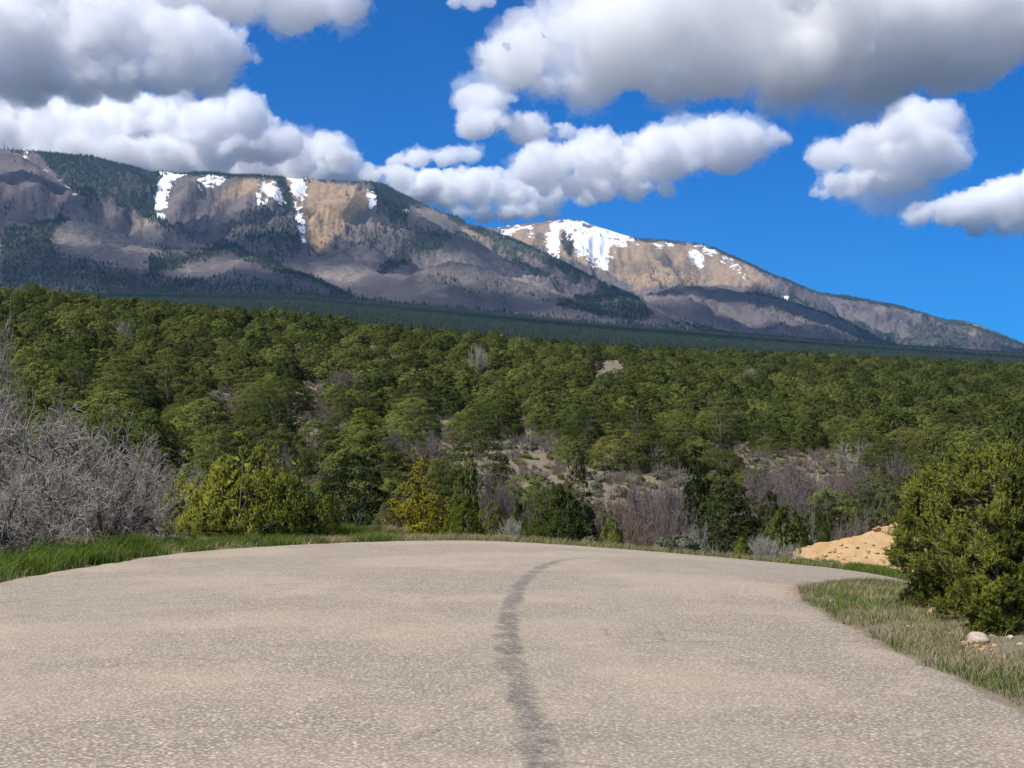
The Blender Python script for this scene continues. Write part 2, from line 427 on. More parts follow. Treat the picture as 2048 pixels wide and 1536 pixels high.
# gullies run down the slope: noise stretched along the view distance, bent by a wide wobble
gp = np.stack([(MX + wob * 420).ravel() / 430., (MD + wob * 300).ravel() / 1250., np.zeros(MX.size)], 1)
gul = vnoise(gp, 1.0, 5, .75).reshape(MX.shape)
gul2 = np.abs(vnoise(gp * [1.0, 1.3, 1] + [9.3, 4.1, 2.2], .62, 4, .8).reshape(MX.shape))
fine = np.abs(vnoise(gp * [3.1, 2.2, 1] + [1.3, 7.7, 0], 1.0, 4, .7).reshape(MX.shape)) * -2 + .5
MZ = base.copy(); LID = np.full(MX.shape, -1)
for li, (nm, Dk, Wk, pw, pts, gd) in enumerate(LAYERS):
    row = np.interp(MP, [q[0] for q in pts], [q[1] for q in pts], left=pts[0][1] if pts[0][0] < 0 or nm == 'snowy_mountain' else 800, right=pts[-1][1] if pts[-1][0] > 2100 else 800)
    Dv = Dk + wob * .07 * Dk
    zk = row_z(row, Dk)
    zk = CAMZ + (zk - CAMZ) * Dv / Dk                     # the crest keeps its row when it swings nearer or farther
    b0 = base
    s = (Dv - MD) / Wk
    g = np.where(s >= 0, np.clip(1 - s, 0, 1) ** pw, np.clip(1 + s * 1.3, 0, 1) ** 1.2)
    env = np.clip(np.abs(s) * 5, 0, 1) * np.clip(g * 3, 0, 1)
    z = b0 + (zk - b0) * g + env * gd * (gul * 1.0 + (.20 - gul2) * 2.2 + fine * .26)
    z = np.minimum(z, row_z(row, MD))                      # nothing stands above the crest line
    z = np.where(zk > b0, z, b0 - 5)
    up = z > MZ
    LID = np.where(up, li, LID); MZ = np.maximum(MZ, z)
MZ += vnoise(np.stack([MX.ravel(), MD.ravel(), np.zeros(MX.size)], 1), 1 / 260., 3, .8).reshape(MX.shape) * np.clip((MZ - base) / 150, 0.05, 1) * 7
MROW = HY - (MZ - CAMZ) / MD * FPX
# which parts can be seen from the road: running horizon along each column
horizon = np.minimum.accumulate(MROW, axis=1)
SEEN = MROW <= horizon + 1.2

def region(polys, blur=2):
    m = np.zeros(MX.shape)
    for P, v in polys:
        P = np.array(P, float)
        bb = (MP >= P[:, 0].min()) & (MP <= P[:, 0].max()) & (MROW >= P[:, 1].min()) & (MROW <= P[:, 1].max())
        k = in_poly(MP[bb], MROW[bb], P)
        w = m[bb]; w[k] = np.maximum(w[k], v); m[bb] = w
    for _ in range(blur):
        q = np.pad(m, 1, mode='edge')
        m = (q[:-2, 1:-1] + q[2:, 1:-1] + q[1:-1, :-2] + q[1:-1, 2:] + 2 * m) / 6
    return m
def strip(pts, w):
    a = np.array(pts, float)
    return [tuple(p) for p in a + [0, -w]] + [tuple(p) for p in (a + [0, w])[::-1]]

CON = [
    ([(70, 300), (180, 308), (310, 338), (335, 350), (322, 400), (312, 440), (300, 440), (255, 418), (200, 402), (150, 385), (110, 350)], 1.0),
    (strip([(0, 296), (180, 312), (310, 343), (480, 351), (640, 357), (770, 371)], 7), .75),
    ([(742, 366), (780, 368), (830, 392), (960, 450), (1060, 494), (1130, 528), (1240, 583), (1230, 590), (1130, 548), (1040, 505), (960, 470), (900, 440), (850, 415), (820, 412), (812, 446), (780, 440), (755, 420)], 1.0),
    ([(508, 402), (540, 392), (580, 395), (597, 420), (605, 480), (600, 512), (560, 518), (520, 492), (480, 482), (440, 462), (450, 440)], .55),
    ([(548, 358), (570, 362), (586, 385), (588, 425), (560, 400)], 1.0),
    ([(600, 515), (640, 470), (740, 440), (770, 450), (720, 480), (650, 520)], .30),
    # shoulder and spur on the left
    ([(0, 415), (60, 385), (92, 362), (96, 372), (40, 410), (0, 440)], .7),
    ([(0, 468), (60, 450), (110, 430), (175, 402), (178, 414), (120, 452), (100, 480), (120, 515), (60, 500), (0, 500)], .85),
    ([(0, 490), (100, 480), (130, 510), (250, 535), (330, 550), (420, 560), (520, 560), (620, 575), (700, 600), (600, 606), (0, 600)], .62),
    ([(310, 432), (350, 442), (430, 466), (480, 491), (550, 521), (630, 553), (710, 588), (700, 600), (560, 550), (480, 520), (440, 500), (380, 480), (320, 455)], .72),
    ([(280, 515), (340, 505), (420, 500), (470, 495), (420, 520), (350, 540), (300, 545)], .8),
    # spur in the middle
    ([(841, 456), (912, 472), (880, 500), (828, 525), (763, 552), (752, 542), (814, 491)], .75),
    ([(700, 470), (760, 452), (830, 448), (900, 462), (860, 480), (760, 500), (700, 500)], .45),
    (strip([(905, 462), (960, 484), (1010, 508), (1060, 536), (1110, 562), (1163, 590)], 6), .8),
    ([(990, 500), (1060, 528), (1080, 550), (1040, 545)], .7),
    ([(1170, 590), (1230, 572), (1265, 582), (1317, 640), (1250, 640), (1197, 632), (1095, 606)], .8),
    ([(820, 560), (900, 545), (1000, 560), (1100, 590), (1150, 620), (1000, 600), (880, 590)], .25),
    # snowy mountain
    (strip([(1150, 438), (1220, 460), (1270, 475), (1390, 484), (1430, 495), (1480, 515), (1540, 545), (1600, 572), (1640, 583), (1760, 603), (1900, 641), (2048, 692)], 8), .85),
    ([(1118, 455), (1130, 450), (1145, 480), (1150, 520), (1130, 505), (1118, 480)], .95), ([(1172, 468), (1190, 462), (1195, 485), (1180, 492)], .8),
    ([(1235, 555), (1280, 535), (1345, 525), (1400, 545), (1420, 570), (1300, 585)], .36), ([(1060, 470), (1095, 455), (1100, 500), (1060, 495)], .35),
    ([(1360, 510), (1395, 500), (1400, 545), (1350, 560)], .35),
    ([(1790, 655), (1850, 642), (1900, 652), (1960, 682), (1930, 705), (1800, 698), (1760, 680)], .6), ([(1950, 665), (2048, 700), (2048, 725), (1960, 705)], .5),
    # purple ridge
    (strip([(1490, 580), (1560, 593), (1620, 612), (1680, 634), (1740, 660), (1790, 690)], 9), .8),
    ([(1320, 640), (1400, 640), (1520, 660), (1560, 640), (1600, 665), (1700, 680), (1790, 700), (1500, 690), (1330, 660)], .30),
    ([(1700, 665), (1760, 660), (1800, 690), (1720, 690)], .7),
]
TAN = [
    ([(355, 425), (420, 385), (480, 356), (540, 354), (640, 360), (738, 374), (742, 412), (690, 462), (622, 522), (612, 440), (580, 400), (500, 388), (420, 415)], .9),
    ([(1000, 458), (1110, 445), (1220, 465), (1400, 486), (1480, 520), (1560, 575), (1380, 572), (1280, 578), (1150, 522), (1050, 490)], 1.0),
    ([(850, 420), (930, 450), (1010, 492), (990, 500), (900, 452)], .7), ([(1880, 640), (1960, 648), (2000, 668), (1930, 660)], 1.0),
    ([(430, 470), (540, 450), (560, 490), (480, 480)], .4), ([(1720, 615), (1770, 612), (1780, 625), (1730, 628)], .7),
]
ASP = [
    ([(105, 475), (150, 432), (220, 418), (310, 440), (330, 480), (320, 520), (290, 545), (200, 535), (130, 505)], .9),
    ([(0, 430), (60, 425), (150, 402), (240, 402), (170, 430), (100, 452), (0, 460)], .8),
    ([(600, 520), (640, 515), (700, 505), (750, 498), (765, 530), (720, 560), (700, 585), (640, 560)], .8),
    ([(820, 555), (860, 510), (930, 490), (1000, 515), (1090, 565), (1170, 600), (1100, 606), (960, 590), (850, 590)], .75),
    ([(1260, 615), (1340, 628), (1425, 648), (1300, 645)], .9), ([(330, 548), (380, 528), (450, 515), (440, 530), (360, 560)], .7),
    ([(820, 418), (870, 420), (920, 450), (850, 446), (815, 446)], .8), ([(660, 590), (760, 600), (800, 610), (700, 602)], .6), ([(40, 545), (90, 540), (80, 556), (45, 558)], .8),
]
SNOW = [
    ([(313, 368), (326, 352), (352, 348), (372, 352), (340, 372), (333, 400), (327, 440), (308, 432)], 1.0),
    ([(395, 358), (420, 352), (456, 352), (440, 366), (405, 386), (385, 386)], .75), ([(360, 352), (372, 348), (370, 362), (360, 364)], .8), ([(462, 388), (478, 382), (474, 394), (462, 396)], .9),
    ([(508, 388), (522, 370), (545, 362), (562, 375), (572, 402), (552, 400), (530, 392), (512, 404)], .95),
    ([(564, 352), (604, 352), (614, 382), (608, 402), (592, 400), (578, 372)], .95), ([(588, 402), (600, 430), (612, 445), (609, 500), (602, 500), (602, 460), (590, 425)], .95), ([(566, 415), (578, 412), (576, 430), (562, 428)], .6),
    ([(734, 378), (748, 366), (757, 388), (748, 420), (738, 418)], .9), ([(800, 420), (816, 414), (812, 432)], .8),
    ([(30, 320), (46, 310), (62, 302), (58, 320)], 1.0), (strip([(72, 318), (100, 345), (130, 368), (158, 388)], 5), .75), ([(0, 345), (14, 338), (4, 352)], .9), ([(195, 372), (212, 360), (205, 378), (200, 392)], .8), ([(218, 385), (228, 395), (226, 402)], .8),
    ([(1092, 468), (1105, 445), (1145, 437), (1200, 455), (1250, 470), (1285, 484), (1240, 490), (1225, 500), (1212, 530), (1185, 532), (1160, 515), (1146, 490), (1132, 462), (1118, 462), (1124, 500), (1120, 516), (1096, 508)], 1.0),
    ([(1372, 515), (1382, 495), (1405, 488), (1430, 500), (1420, 512), (1400, 520), (1410, 545), (1385, 535)], .6), ([(1425, 500), (1450, 508), (1480, 530), (1505, 555), (1500, 566), (1470, 545), (1440, 520)], .55),
    ([(990, 456), (1040, 448), (1090, 443), (1050, 456), (1015, 476), (1000, 470)], .72), ([(1300, 482), (1350, 486), (1345, 492), (1310, 494)], .8), ([(1205, 535), (1214, 525), (1220, 540), (1212, 556)], .8), ([(1055, 465), (1075, 458), (1062, 478)], .7),
    ([(1420, 570), (1450, 562), (1470, 578), (1440, 580)], .5), ([(1560, 590), (1580, 585), (1578, 605), (1566, 602)], .5),
]
con = region(CON, 2); tan_ = region(TAN, 4); asp = region(ASP, 8); snow = region(SNOW, 6)
footm = smoothstep(MROW, foot(MP) - 14, foot(MP) + 6) * (MD < 5200)
con = np.maximum(con, footm * .95)
scat = vnoise(np.stack([MX.ravel(), MD.ravel(), np.zeros(MX.size)], 1), 1 / 520., 4, .6, off=(5, 5, 5)).reshape(MX.shape)
con = np.maximum(con, np.clip(scat - .12, 0, 1) * .55 * (LID != 0))
con = np.where(snow > .6, con * .08, con)

m_mount, N, out = new_mat('mountain_slope')
geo = N.n('ShaderNodeNewGeometry'); pos = geo.outputs['Position']
st = N.n('ShaderNodeMapping'); st.inputs['Scale'].default_value = (1, .35, 1); N.put(st.inputs['Vector'], pos)
a1 = N.noise(pos, 1 / 300., 5, .62); a2 = N.noise(pos, 1 / 45., 4, .7); a3 = N.noise(st.outputs[0], 1 / 16., 3, .7); a4 = N.noise(pos, 1 / 110., 5, .65)
def edge_mask(name, lo, hi, nz, k):
    return N.step(N.math('ADD', N.attr(name), N.math('MULTIPLY', N.math('SUBTRACT', nz, .5), k)), lo, hi)
c = N.mix(N.step(a1, .35, .65), (.108, .094, .100), (.165, .140, .134))
c = N.mix(N.step(a2, .42, .70, 0, .6), c, (.105, .085, .078))
c = N.mix(edge_mask('tan', .35, .75, a4, .9), c, N.mix(N.step(a2, .35, .7), (.33, .235, .145), (.235, .170, .112)))
c = N.mix(N.math('MULTIPLY', edge_mask('aspen', .30, .75, a4, 1.6), .8), c, N.mix(N.step(a3, .35, .65), (.29, .25, .215), (.185, .155, .135)))
c = N.mix(N.math('MULTIPLY', edge_mask('conifer', .35, .75, a2, .8), .85), c, (.040, .050, .038))
sn = N.attr('snow'); a5 = N.noise(st.outputs[0], 1 / 60., 5, .72)
sm = N.step(N.math('ADD', sn, N.math('MULTIPLY', N.math('MULTIPLY', N.math('SUBTRACT', N.math('MULTIPLY', N.math('ADD', a5, a4), .5), .5), 6.5), N.step(sn, .02, .3))), .54, .62)
c = N.mix(sm, c, (.86, .88, .92))
bs = N.n('ShaderNodeBsdfDiffuse'); N.put(bs.inputs['Color'], c)
bp = N.n('ShaderNodeBump'); bp.inputs['Strength'].default_value = .55; bp.inputs['Distance'].default_value = 26.0
N.put(bp.inputs['Height'], N.math('ADD', a2, N.math('MULTIPLY', a3, .5))); N.put(bs.inputs['Normal'], bp.outputs[0])
N.put(out.inputs[0], bs.outputs[0])
MV = np.stack([MX, MD, MZ], -1).reshape(-1, 3)
mountains = tag(link('mountains', raw_mesh('mountains', MV, grid_faces(len(mpx), len(md)), m_mount,
    {'snow': ('POINT', snow.ravel()), 'tan': ('POINT', tan_.ravel()), 'aspen': ('POINT', asp.ravel()), 'conifer': ('POINT', con.ravel())}, smooth=True)),
    'brown mountain range with snow patches and dark conifer stands', kind='structure')

# ------------------------------------------------------------------ plant builders
def unit(v): return v / (np.linalg.norm(v, axis=-1, keepdims=True) + 1e-9)

def leaf_quads(pos, dr, nr, ln, wd):
    """diamond shaped leaf / spray: one quad each"""
    side = unit(np.cross(dr, nr)) * (wd[:, None] / 2)
    n = len(pos)
    V = np.stack([pos, pos + dr * (ln * .45)[:, None] + side, pos + dr * ln[:, None], pos + dr * (ln * .45)[:, None] - side], 1).reshape(-1, 3)
    return V, np.arange(n * 4).reshape(n, 4)

def tubes(paths, radii, sides=5):
    """paths: list of (k,3) arrays, radii: list of (k,) arrays -> V, F"""
    Vs, Fs, o = [], [], 0
    ang = np.arange(sides) * 2 * math.pi / sides
    for P, R in zip(paths, radii):
        P = np.asarray(P, float); k = len(P)
        T = unit(np.gradient(P, axis=0))
        ref = np.where(np.abs(T[:, 2:3]) > .9, [[1., 0, 0]], [[0, 0, 1.]])
        A = unit(np.cross(T, ref)); B = np.cross(T, A)
        ring = P[:, None] + (A[:, None] * np.cos(ang)[None, :, None] + B[:, None] * np.sin(ang)[None, :, None]) * np.asarray(R)[:, None, None]
        Vs.append(ring.reshape(-1, 3))
        i = np.arange((k - 1) * sides); a = (i // sides) * sides + i % sides; b = (i // sides) * sides + (i + 1) % sides
        Fs.append(np.stack([a, b, b + sides, a + sides], 1) + o); o += k * sides
    return np.concatenate(Vs), np.concatenate(Fs)

def profile(kind, h):
    if kind == 'round': return (1 - h ** 2.1) ** .60 * (.80 + .20 * np.clip(h / .15, 0, 1))
    if kind == 'dome': return (1 - h ** 2.6) ** .60 * (.85 + .15 * np.clip(h / .15, 0, 1))
    if kind == 'cone': return (1 - h) ** .78 * (.80 + .20 * np.clip(h / .12, 0, 1)) + .02
    if kind == 'egg': return np.sin(np.clip(h * .92 + .08, 0, 1) * math.pi) ** .62 * (1 - .28 * h)
    return 1 - h

def crown_arrays(kind, H, W, seed, nclump, nleaf, leaf, lift=.02, clump=(.075, .13), upward=.45, flat=.85, spires=0, layered=0.0, core=260, aspect=(.45, .8)):
    r = np.random.default_rng(seed)
    ph = r.uniform(0, 6.28, 4)
    hh = r.random(nclump * 8)
    hh = hh[r.random(len(hh)) < profile(kind, hh) + .10][:nclump]
    n = len(hh); an = r.uniform(0, 2 * math.pi, n)
    def lob(an, hh): return 1 + .13 * np.sin(2 * an + ph[0] + 2 * hh) + .11 * np.sin(3 * an + ph[1] - 3 * hh) + .09 * np.sin(5 * an + ph[2] + 4 * hh)
    lobes = lob(an, hh) + r.normal(size=n) * .045
    rad = profile(kind, hh) * W * .47 * lobes * np.sqrt(r.uniform(.55, 1.0, n))
    C = np.stack([np.cos(an) * rad, np.sin(an) * rad, H * (lift + hh * (1 - lift) * .93)], 1)
    if layered: C[:, 2] = C[:, 2] * (1 - layered) + layered * (np.round(C[:, 2] / (H * .11)) * H * .11)
    sxy = None
    if spires:
        k = r.integers(0, spires, n); sa = r.uniform(0, 6.28, spires); sr = r.uniform(.10, .34, spires) * W; sh = 1.02 - .50 * sr / (.34 * W) + r.normal(size=spires) * .07; sh[0] = 1; sr[0] = 0
        sxy = np.stack([np.cos(sa) * sr, np.sin(sa) * sr], 1)
        C[:, :2] = C[:, :2] * .50 + sxy[k]; C[:, 2] *= sh[k]
    rc = r.uniform(*clump, n) * W * (1.08 - .40 * hh)
    m = n * nleaf
    v = unit(r.normal(size=(m, 3)))
    ci = np.repeat(np.arange(n), nleaf)
    outw = unit(np.concatenate([C[:, :2], np.full((n, 1), .30 * W)], 1))[ci]
    v = unit(v + outw * .9)
    pos = C[ci] + v * (rc[ci] * r.uniform(.70, 1.0, m))[:, None] * [1, 1, flat]
    pos[:, 2] = np.maximum(pos[:, 2], .02)
    dr = unit(np.cross(v, r.normal(size=(m, 3))) * .7 + v * .45 + np.array([0, 0, upward]) + r.normal(size=(m, 3)) * .25)
    nr = unit(v + np.array([0, 0, .25]) + r.normal(size=(m, 3)) * .32)
    ln = leaf * r.uniform(.55, 1.4, m); V, F = leaf_quads(pos, dr, nr, ln, ln * r.uniform(*aspect, m))
    tint = np.clip(.5 + r.normal(size=n) * .16, 0, 1)[ci] + r.normal(size=m) * .15
    # inner sprays that close the crown
    hc = r.uniform(.0, .9, core); ac = r.uniform(0, 6.28, core); rr = profile(kind, hc) * W * .36 * lob(ac, hc) * np.sqrt(r.random(core))
    pc = np.stack([np.cos(ac) * rr, np.sin(ac) * rr, H * (lift + hc * .85)], 1)
    if spires: k2 = r.integers(0, spires, core); pc[:, :2] = pc[:, :2] * .5 + sxy[k2]; pc[:, 2] *= sh[k2]
    lc = np.full(core, max(leaf * 1.4, min(W * .075, .13))) * r.uniform(.7, 1.3, core)
    V2, F2 = leaf_quads(pc, unit(r.normal(size=(core, 3)) + [0, 0, .6]), unit(r.normal(size=(core, 3))), lc, lc * .7)
    V = np.concatenate([V, V2]); F = np.concatenate([F, F2 + len(pos) * 4]); tint = np.concatenate([tint, r.uniform(.2, .6, core)])
    pa = np.concatenate([pos, pc]); va = np.concatenate([v, unit(pc - [0, 0, H * .3])])
    co_ = unit(np.column_stack([pa[:, :2], (pa[:, 2] - .30 * H) * W / H]))
    cn = unit(va * .60 + co_ * .50 + np.array([0, 0, .28]) + r.normal(size=va.shape) * .16)
    return V, F, np.clip(tint, 0, 1), C, rc, cn

def trunk_arrays(H, W, seed, C, stems=1, thick=.024, nlimb=7):
    r = np.random.default_rng(seed + 99)
    paths, rad = [], []
    for s in range(stems):
        b = np.array([r.normal() * .04 * W, r.normal() * .04 * W, -.15]) if stems > 1 else np.array([0, 0, -.2])
        top = np.array([r.normal() * .10 * W, r.normal() * .10 * W, H * r.uniform(.5, .7)])
        q = np.linspace(0, 1, 7)[:, None]
        P = b + (top - b) * q; P[1:-1] += r.normal(size=(5, 3)) * .02 * H
        paths.append(P); rad.append(np.linspace(1, .12, 7) * thick * H / math.sqrt(stems) + .006)
        for c in C[r.choice(len(C), min(nlimb, len(C)), replace=False)]:
            f = np.clip(c[2] / H * .75, .05, .9); a = P[int(f * 6)]
            mid = (a + c) / 2 + [0, 0, .03 * H] + r.normal(size=3) * .03 * W
            paths.append(np.stack([a, mid, c])); rad.append(np.array([.30, .2, .08]) * thick * H + .004)
    return tubes(paths, rad, 5)

def foliage_material(name, dark, light, transl=.14, hue=.85, soft=True):
    m, N, out = new_mat(name)
    oi = N.n('ShaderNodeObjectInfo'); t = N.attr('tint')
    geo = N.n('ShaderNodeNewGeometry')
    f = N.math('ADD', N.math('MULTIPLY', t, .72), N.math('MULTIPLY', N.math('SUBTRACT', oi.outputs['Random'], .5), hue), clamp=True)
    c = N.mix(f, dark, light)
    d = N.n('ShaderNodeBsdfDiffuse'); N.put(d.inputs['Color'], c)
    if soft:        # sprays share the facing of their clump, as fine foliage does
        vt = N.n('ShaderNodeVectorTransform', vector_type='NORMAL', convert_from='OBJECT', convert_to='WORLD')
        N.put(vt.inputs[0], N.attr('cn', 'Vector')); N.put(d.inputs['Normal'], N.vmath('NORMALIZE', vt.outputs[0]))
    tr = N.n('ShaderNodeBsdfTranslucent'); N.put(tr.inputs['Color'], N.mix(1.0, c, (1.1, 1.15, .6), 'MULTIPLY'))
    mx = N.n('ShaderNodeMixShader'); mx.inputs[0].default_value = transl
    N.put(mx.inputs[1], d.outputs[0]); N.put(mx.inputs[2], tr.outputs[0]); N.put(out.inputs[0], mx.outputs[0])
    return m
def bark_material(name, a, b, scale=9.0, twig=False):
    m, N, out = new_mat(name)
    tcn = N.n('ShaderNodeTexCoord'); mp = N.n('ShaderNodeMapping'); mp.inputs['Scale'].default_value = (1, 1, .25); N.put(mp.inputs['Vector'], tcn.outputs['Object'])
    oi = N.n('ShaderNodeObjectInfo')
    c = N.mix(N.math('ADD', N.noise(mp.outputs[0], scale, 4, .65), N.math('MULTIPLY', N.math('SUBTRACT', oi.outputs['Random'], .5), .3)), a, b)
    if twig: c = N.mix(N.attr('tint'), tuple(q * .38 for q in a), c)
    d = N.n('ShaderNodeBsdfDiffuse'); N.put(d.inputs['Color'], c); N.put(out.inputs[0], d.outputs[0])
    return m
F_JUN = foliage_material('juniper_foliage', (.050, .069, .018), (.172, .196, .052))
F_OLV = foliage_material('olive_juniper_foliage', (.053, .064, .018), (.165, .166, .048))
F_PIN = foliage_material('pinyon_foliage', (.034, .046, .015), (.112, .130, .040))
F_DRK = foliage_material('dark_pine_foliage', (.016, .026, .009), (.052, .066, .022))
F_YEL = foliage_material('yellow_juniper_foliage', (.125, .108, .014), (.300, .245, .034))
F_BRI = foliage_material('bright_juniper_foliage', (.085, .105, .016), (.260, .270, .048))
F_GRY = foliage_material('grey_green_foliage', (.080, .088, .040), (.185, .185, .090))
F_HERO = foliage_material('young_pinyon_needles', (.115, .140, .022), (.385, .395, .075), transl=.42, hue=.2)
B_JUN = bark_material('juniper_bark', (.10, .085, .07), (.24, .20, .17))
B_DEAD = bark_material('dead_wood', (.24, .22, .20), (.40, .37, .33))
B_OAK = bark_material('bare_oak_bark', (.150, .130, .108), (.420, .370, .315), 5.0, twig=True)
B_BRUSH = bark_material('oak_brush_bark', (.135, .108, .095), (.245, .200, .175), 4.0)
B_RED = bark_material('rusty_brush_bark', (.17, .105, .07), (.27, .18, .12), 4.0)
B_PALE = bark_material('pale_brush_bark', (.27, .25, .20), (.44, .40, .33), 4.0)

PROTO = {}
def proto(key, fol, kind, H, W, seed, nclump=70, nleaf=70, leaf=.20, stems=1, bark=None, **kw):
    V, F, t, C, rc, cn = crown_arrays(kind, H, W, seed, nclump, nleaf, leaf, **kw)
    cm = raw_mesh(key + '_crown', V, F, fol, {'tint': ('FACE', t), 'cn': ('FACE', cn)})
    tv, tf = trunk_arrays(H, W, seed, C, stems)
    PROTO[key] = (cm, raw_mesh(key + '_trunk', tv, tf, bark or B_JUN, smooth=True), H, W)
for i in range(3):
    proto(f'jun{i}', F_JUN, 'round', 3.7, 4.0, 10 + i, 140, 95, .088, stems=2)
    proto(f'olv{i}', F_OLV, 'dome', 3.2, 4.0, 20 + i, 140, 95, .088, stems=3)
    proto(f'pin{i}', F_PIN, 'egg', 4.7, 3.9, 30 + i, 170, 80, .08, lift=.10, flat=.62, layered=.5, clump=(.08, .15))
proto('cone0', F_BRI, 'cone', 4.0, 2.6, 40, 210, 80, .065, upward=1.0); proto('cone1', F_JUN, 'cone', 4.4, 3.1, 41, 190, 80, .075, upward=.8)
proto('drk0', F_DRK, 'cone', 6.0, 4.4, 50, 420, 70, .085, flat=.7, layered=.35, clump=(.055, .095), core=900); proto('drk1', F_DRK, 'egg', 6.0, 4.8, 51, 330, 70, .085, lift=.03, flat=.7, layered=.3, clump=(.055, .095), core=800)
proto('gry0', F_GRY, 'cone', 5.0, 3.6, 60, 220, 80, .075, upward=.8)
proto('yel0', F_YEL, 'cone', 4.0, 3.6, 61, 210, 80, .065, upward=1.1, spires=5)

NAR = dict(upward=1.5, clump=(.045, .08), flat=1.7, core=500, aspect=(.22, .42), stems=2)
proto('spk0', F_BRI, 'cone', 3.0, 2.2, 71, 240, 70, .075, **NAR); proto('spk1', F_JUN, 'round', 3.0, 2.8, 72, 260, 75, .08, **NAR)
proto('spk2', F_OLV, 'egg', 3.0, 2.4, 73, 250, 75, .08, **NAR); proto('spk3', F_JUN, 'cone', 3.2, 2.3, 74, 250, 75, .08, spires=4, **NAR)

def place_tree(name, key, x, y, z, H, W, rot, label, cat='tree', group=None):
    cm, tm, h0, w0 = PROTO[key]
    root = bpy.data.objects.new(name, None); COL.objects.link(root)
    root.empty_display_size = .1
    root.location = (x, y, z); root.rotation_euler = (0, 0, rot); root.scale = (W / w0, W / w0, H / h0)
    tag(root, label, cat, group)
    link('trunk', tm, root); link('crown', cm, root)
    return root

# ---- leafless brush: forked twigs
def brush_arrays(H, W, seed, stems=6, levels=5, r0=.035, spread=.75, kids=(2, 4), rmin=.005, crook=.22):
    r = np.random.default_rng(seed)
    paths, rads = [], []
    def grow(p, d, ln, rad, lev):
        k = 3; P = [p]; dd = d.copy()
        for _ in range(k - 1):
            dd = unit(dd + r.normal(size=3) * crook + [0, 0, .05]); P.append(P[-1] + dd * ln / (k - 1))
        P = np.array(P); P[:, 2] = np.maximum(P[:, 2], .02 if lev < levels else -.2)
        paths.append(P); rads.append(np.linspace(rad, rad * .6, k))
        if lev == 0: return
        for _ in range(int(r.integers(kids[0], kids[1] + 1))):
            q = P[int(r.integers(1, k))]; nd = unit(dd + r.normal(size=3) * spread * [1, 1, .75] + [0, 0, .06])
            grow(q, nd, ln * r.uniform(.58, .82), max(rad * .58, rmin), lev - 1)
        grow(P[-1], unit(dd + r.normal(size=3) * .3), ln * .74, max(rad * .62, rmin), lev - 1)
    for s in range(stems):
        a = r.uniform(0, 6.28); d = unit(np.array([math.cos(a) * .55 * W / H, math.sin(a) * .55 * W / H, 1.0]))
        grow(np.array([math.cos(a) * .10 * W, math.sin(a) * .10 * W, -.15]), d, H * .36, r0 * r.uniform(.7, 1.1), levels)
    V, F = tubes(paths, rads, 3)
    tint = np.repeat(np.array([smoothstep(r_[0], .030, .010) for r_ in rads]), [(len(p_) - 1) * 3 for p_ in paths])
    sx = W / max(1e-3, np.percentile(np.abs(V[:, :2]), 98) * 2); V[:, :2] *= min(1.5, sx); V[:, 2] *= H / np.percentile(V[:, 2], 99.5)
    return V, F, tint

# ---- instancing for masses nobody could count
def scatter_object(name, pts, rot, scl, idx, objs, label, kind='stuff'):
    col = bpy.data.collections.new(name + '_kinds')
    for k, (nm, me) in enumerate(objs):
        col.objects.link(bpy.data.objects.new(f'{k:02d}_{nm}', me))
    me = bpy.data.meshes.new(name); me.vertices.add(len(pts)); me.vertices.foreach_set('co', np.asarray(pts, np.float32).ravel())
    a = me.attributes.new('rot', 'FLOAT_VECTOR', 'POINT'); a.data.foreach_set('vector', np.asarray(rot, np.float32).ravel())
    a = me.attributes.new('scl', 'FLOAT_VECTOR', 'POINT'); a.data.foreach_set('vector', np.asarray(scl, np.float32).ravel())
    a = me.attributes.new('kind_index', 'INT', 'POINT'); a.data.foreach_set('value', np.asarray(idx, np.int32))
    o = link(name, me); tag(o, label, kind=kind)
    t = bpy.data.node_groups.new(name + '_scatter', 'GeometryNodeTree')
    t.interface.new_socket('Geometry', in_out='INPUT', socket_type='NodeSocketGeometry'); t.interface.new_socket('Geometry', in_out='OUTPUT', socket_type='NodeSocketGeometry')
    gi = t.nodes.new('NodeGroupInput'); go = t.nodes.new('NodeGroupOutput')
    iop = t.nodes.new('GeometryNodeInstanceOnPoints'); ci = t.nodes.new('GeometryNodeCollectionInfo')
    ci.inputs['Collection'].default_value = col; ci.inputs['Separate Children'].default_value = True; ci.inputs['Reset Children'].default_value = True
    def na(nm, ty):
        n = t.nodes.new('GeometryNodeInputNamedAttribute'); n.data_type = ty; n.inputs['Name'].default_value = nm
        return next(s for s in n.outputs if s.name == 'Attribute' and s.enabled)
    t.links.new(gi.outputs[0], iop.inputs['Points']); t.links.new(ci.outputs[0], iop.inputs['Instance'])
    iop.inputs['Pick Instance'].default_value = True
    t.links.new(na('kind_index', 'INT'), iop.inputs['Instance Index'])
    t.links.new(na('rot', 'FLOAT_VECTOR'), iop.inputs['Rotation']); t.links.new(na('scl', 'FLOAT_VECTOR'), iop.inputs['Scale'])
    t.links.new(iop.outputs[0], go.inputs[0])
    md = o.modifiers.new('scatter', 'NODES'); md.node_group = t
    return o
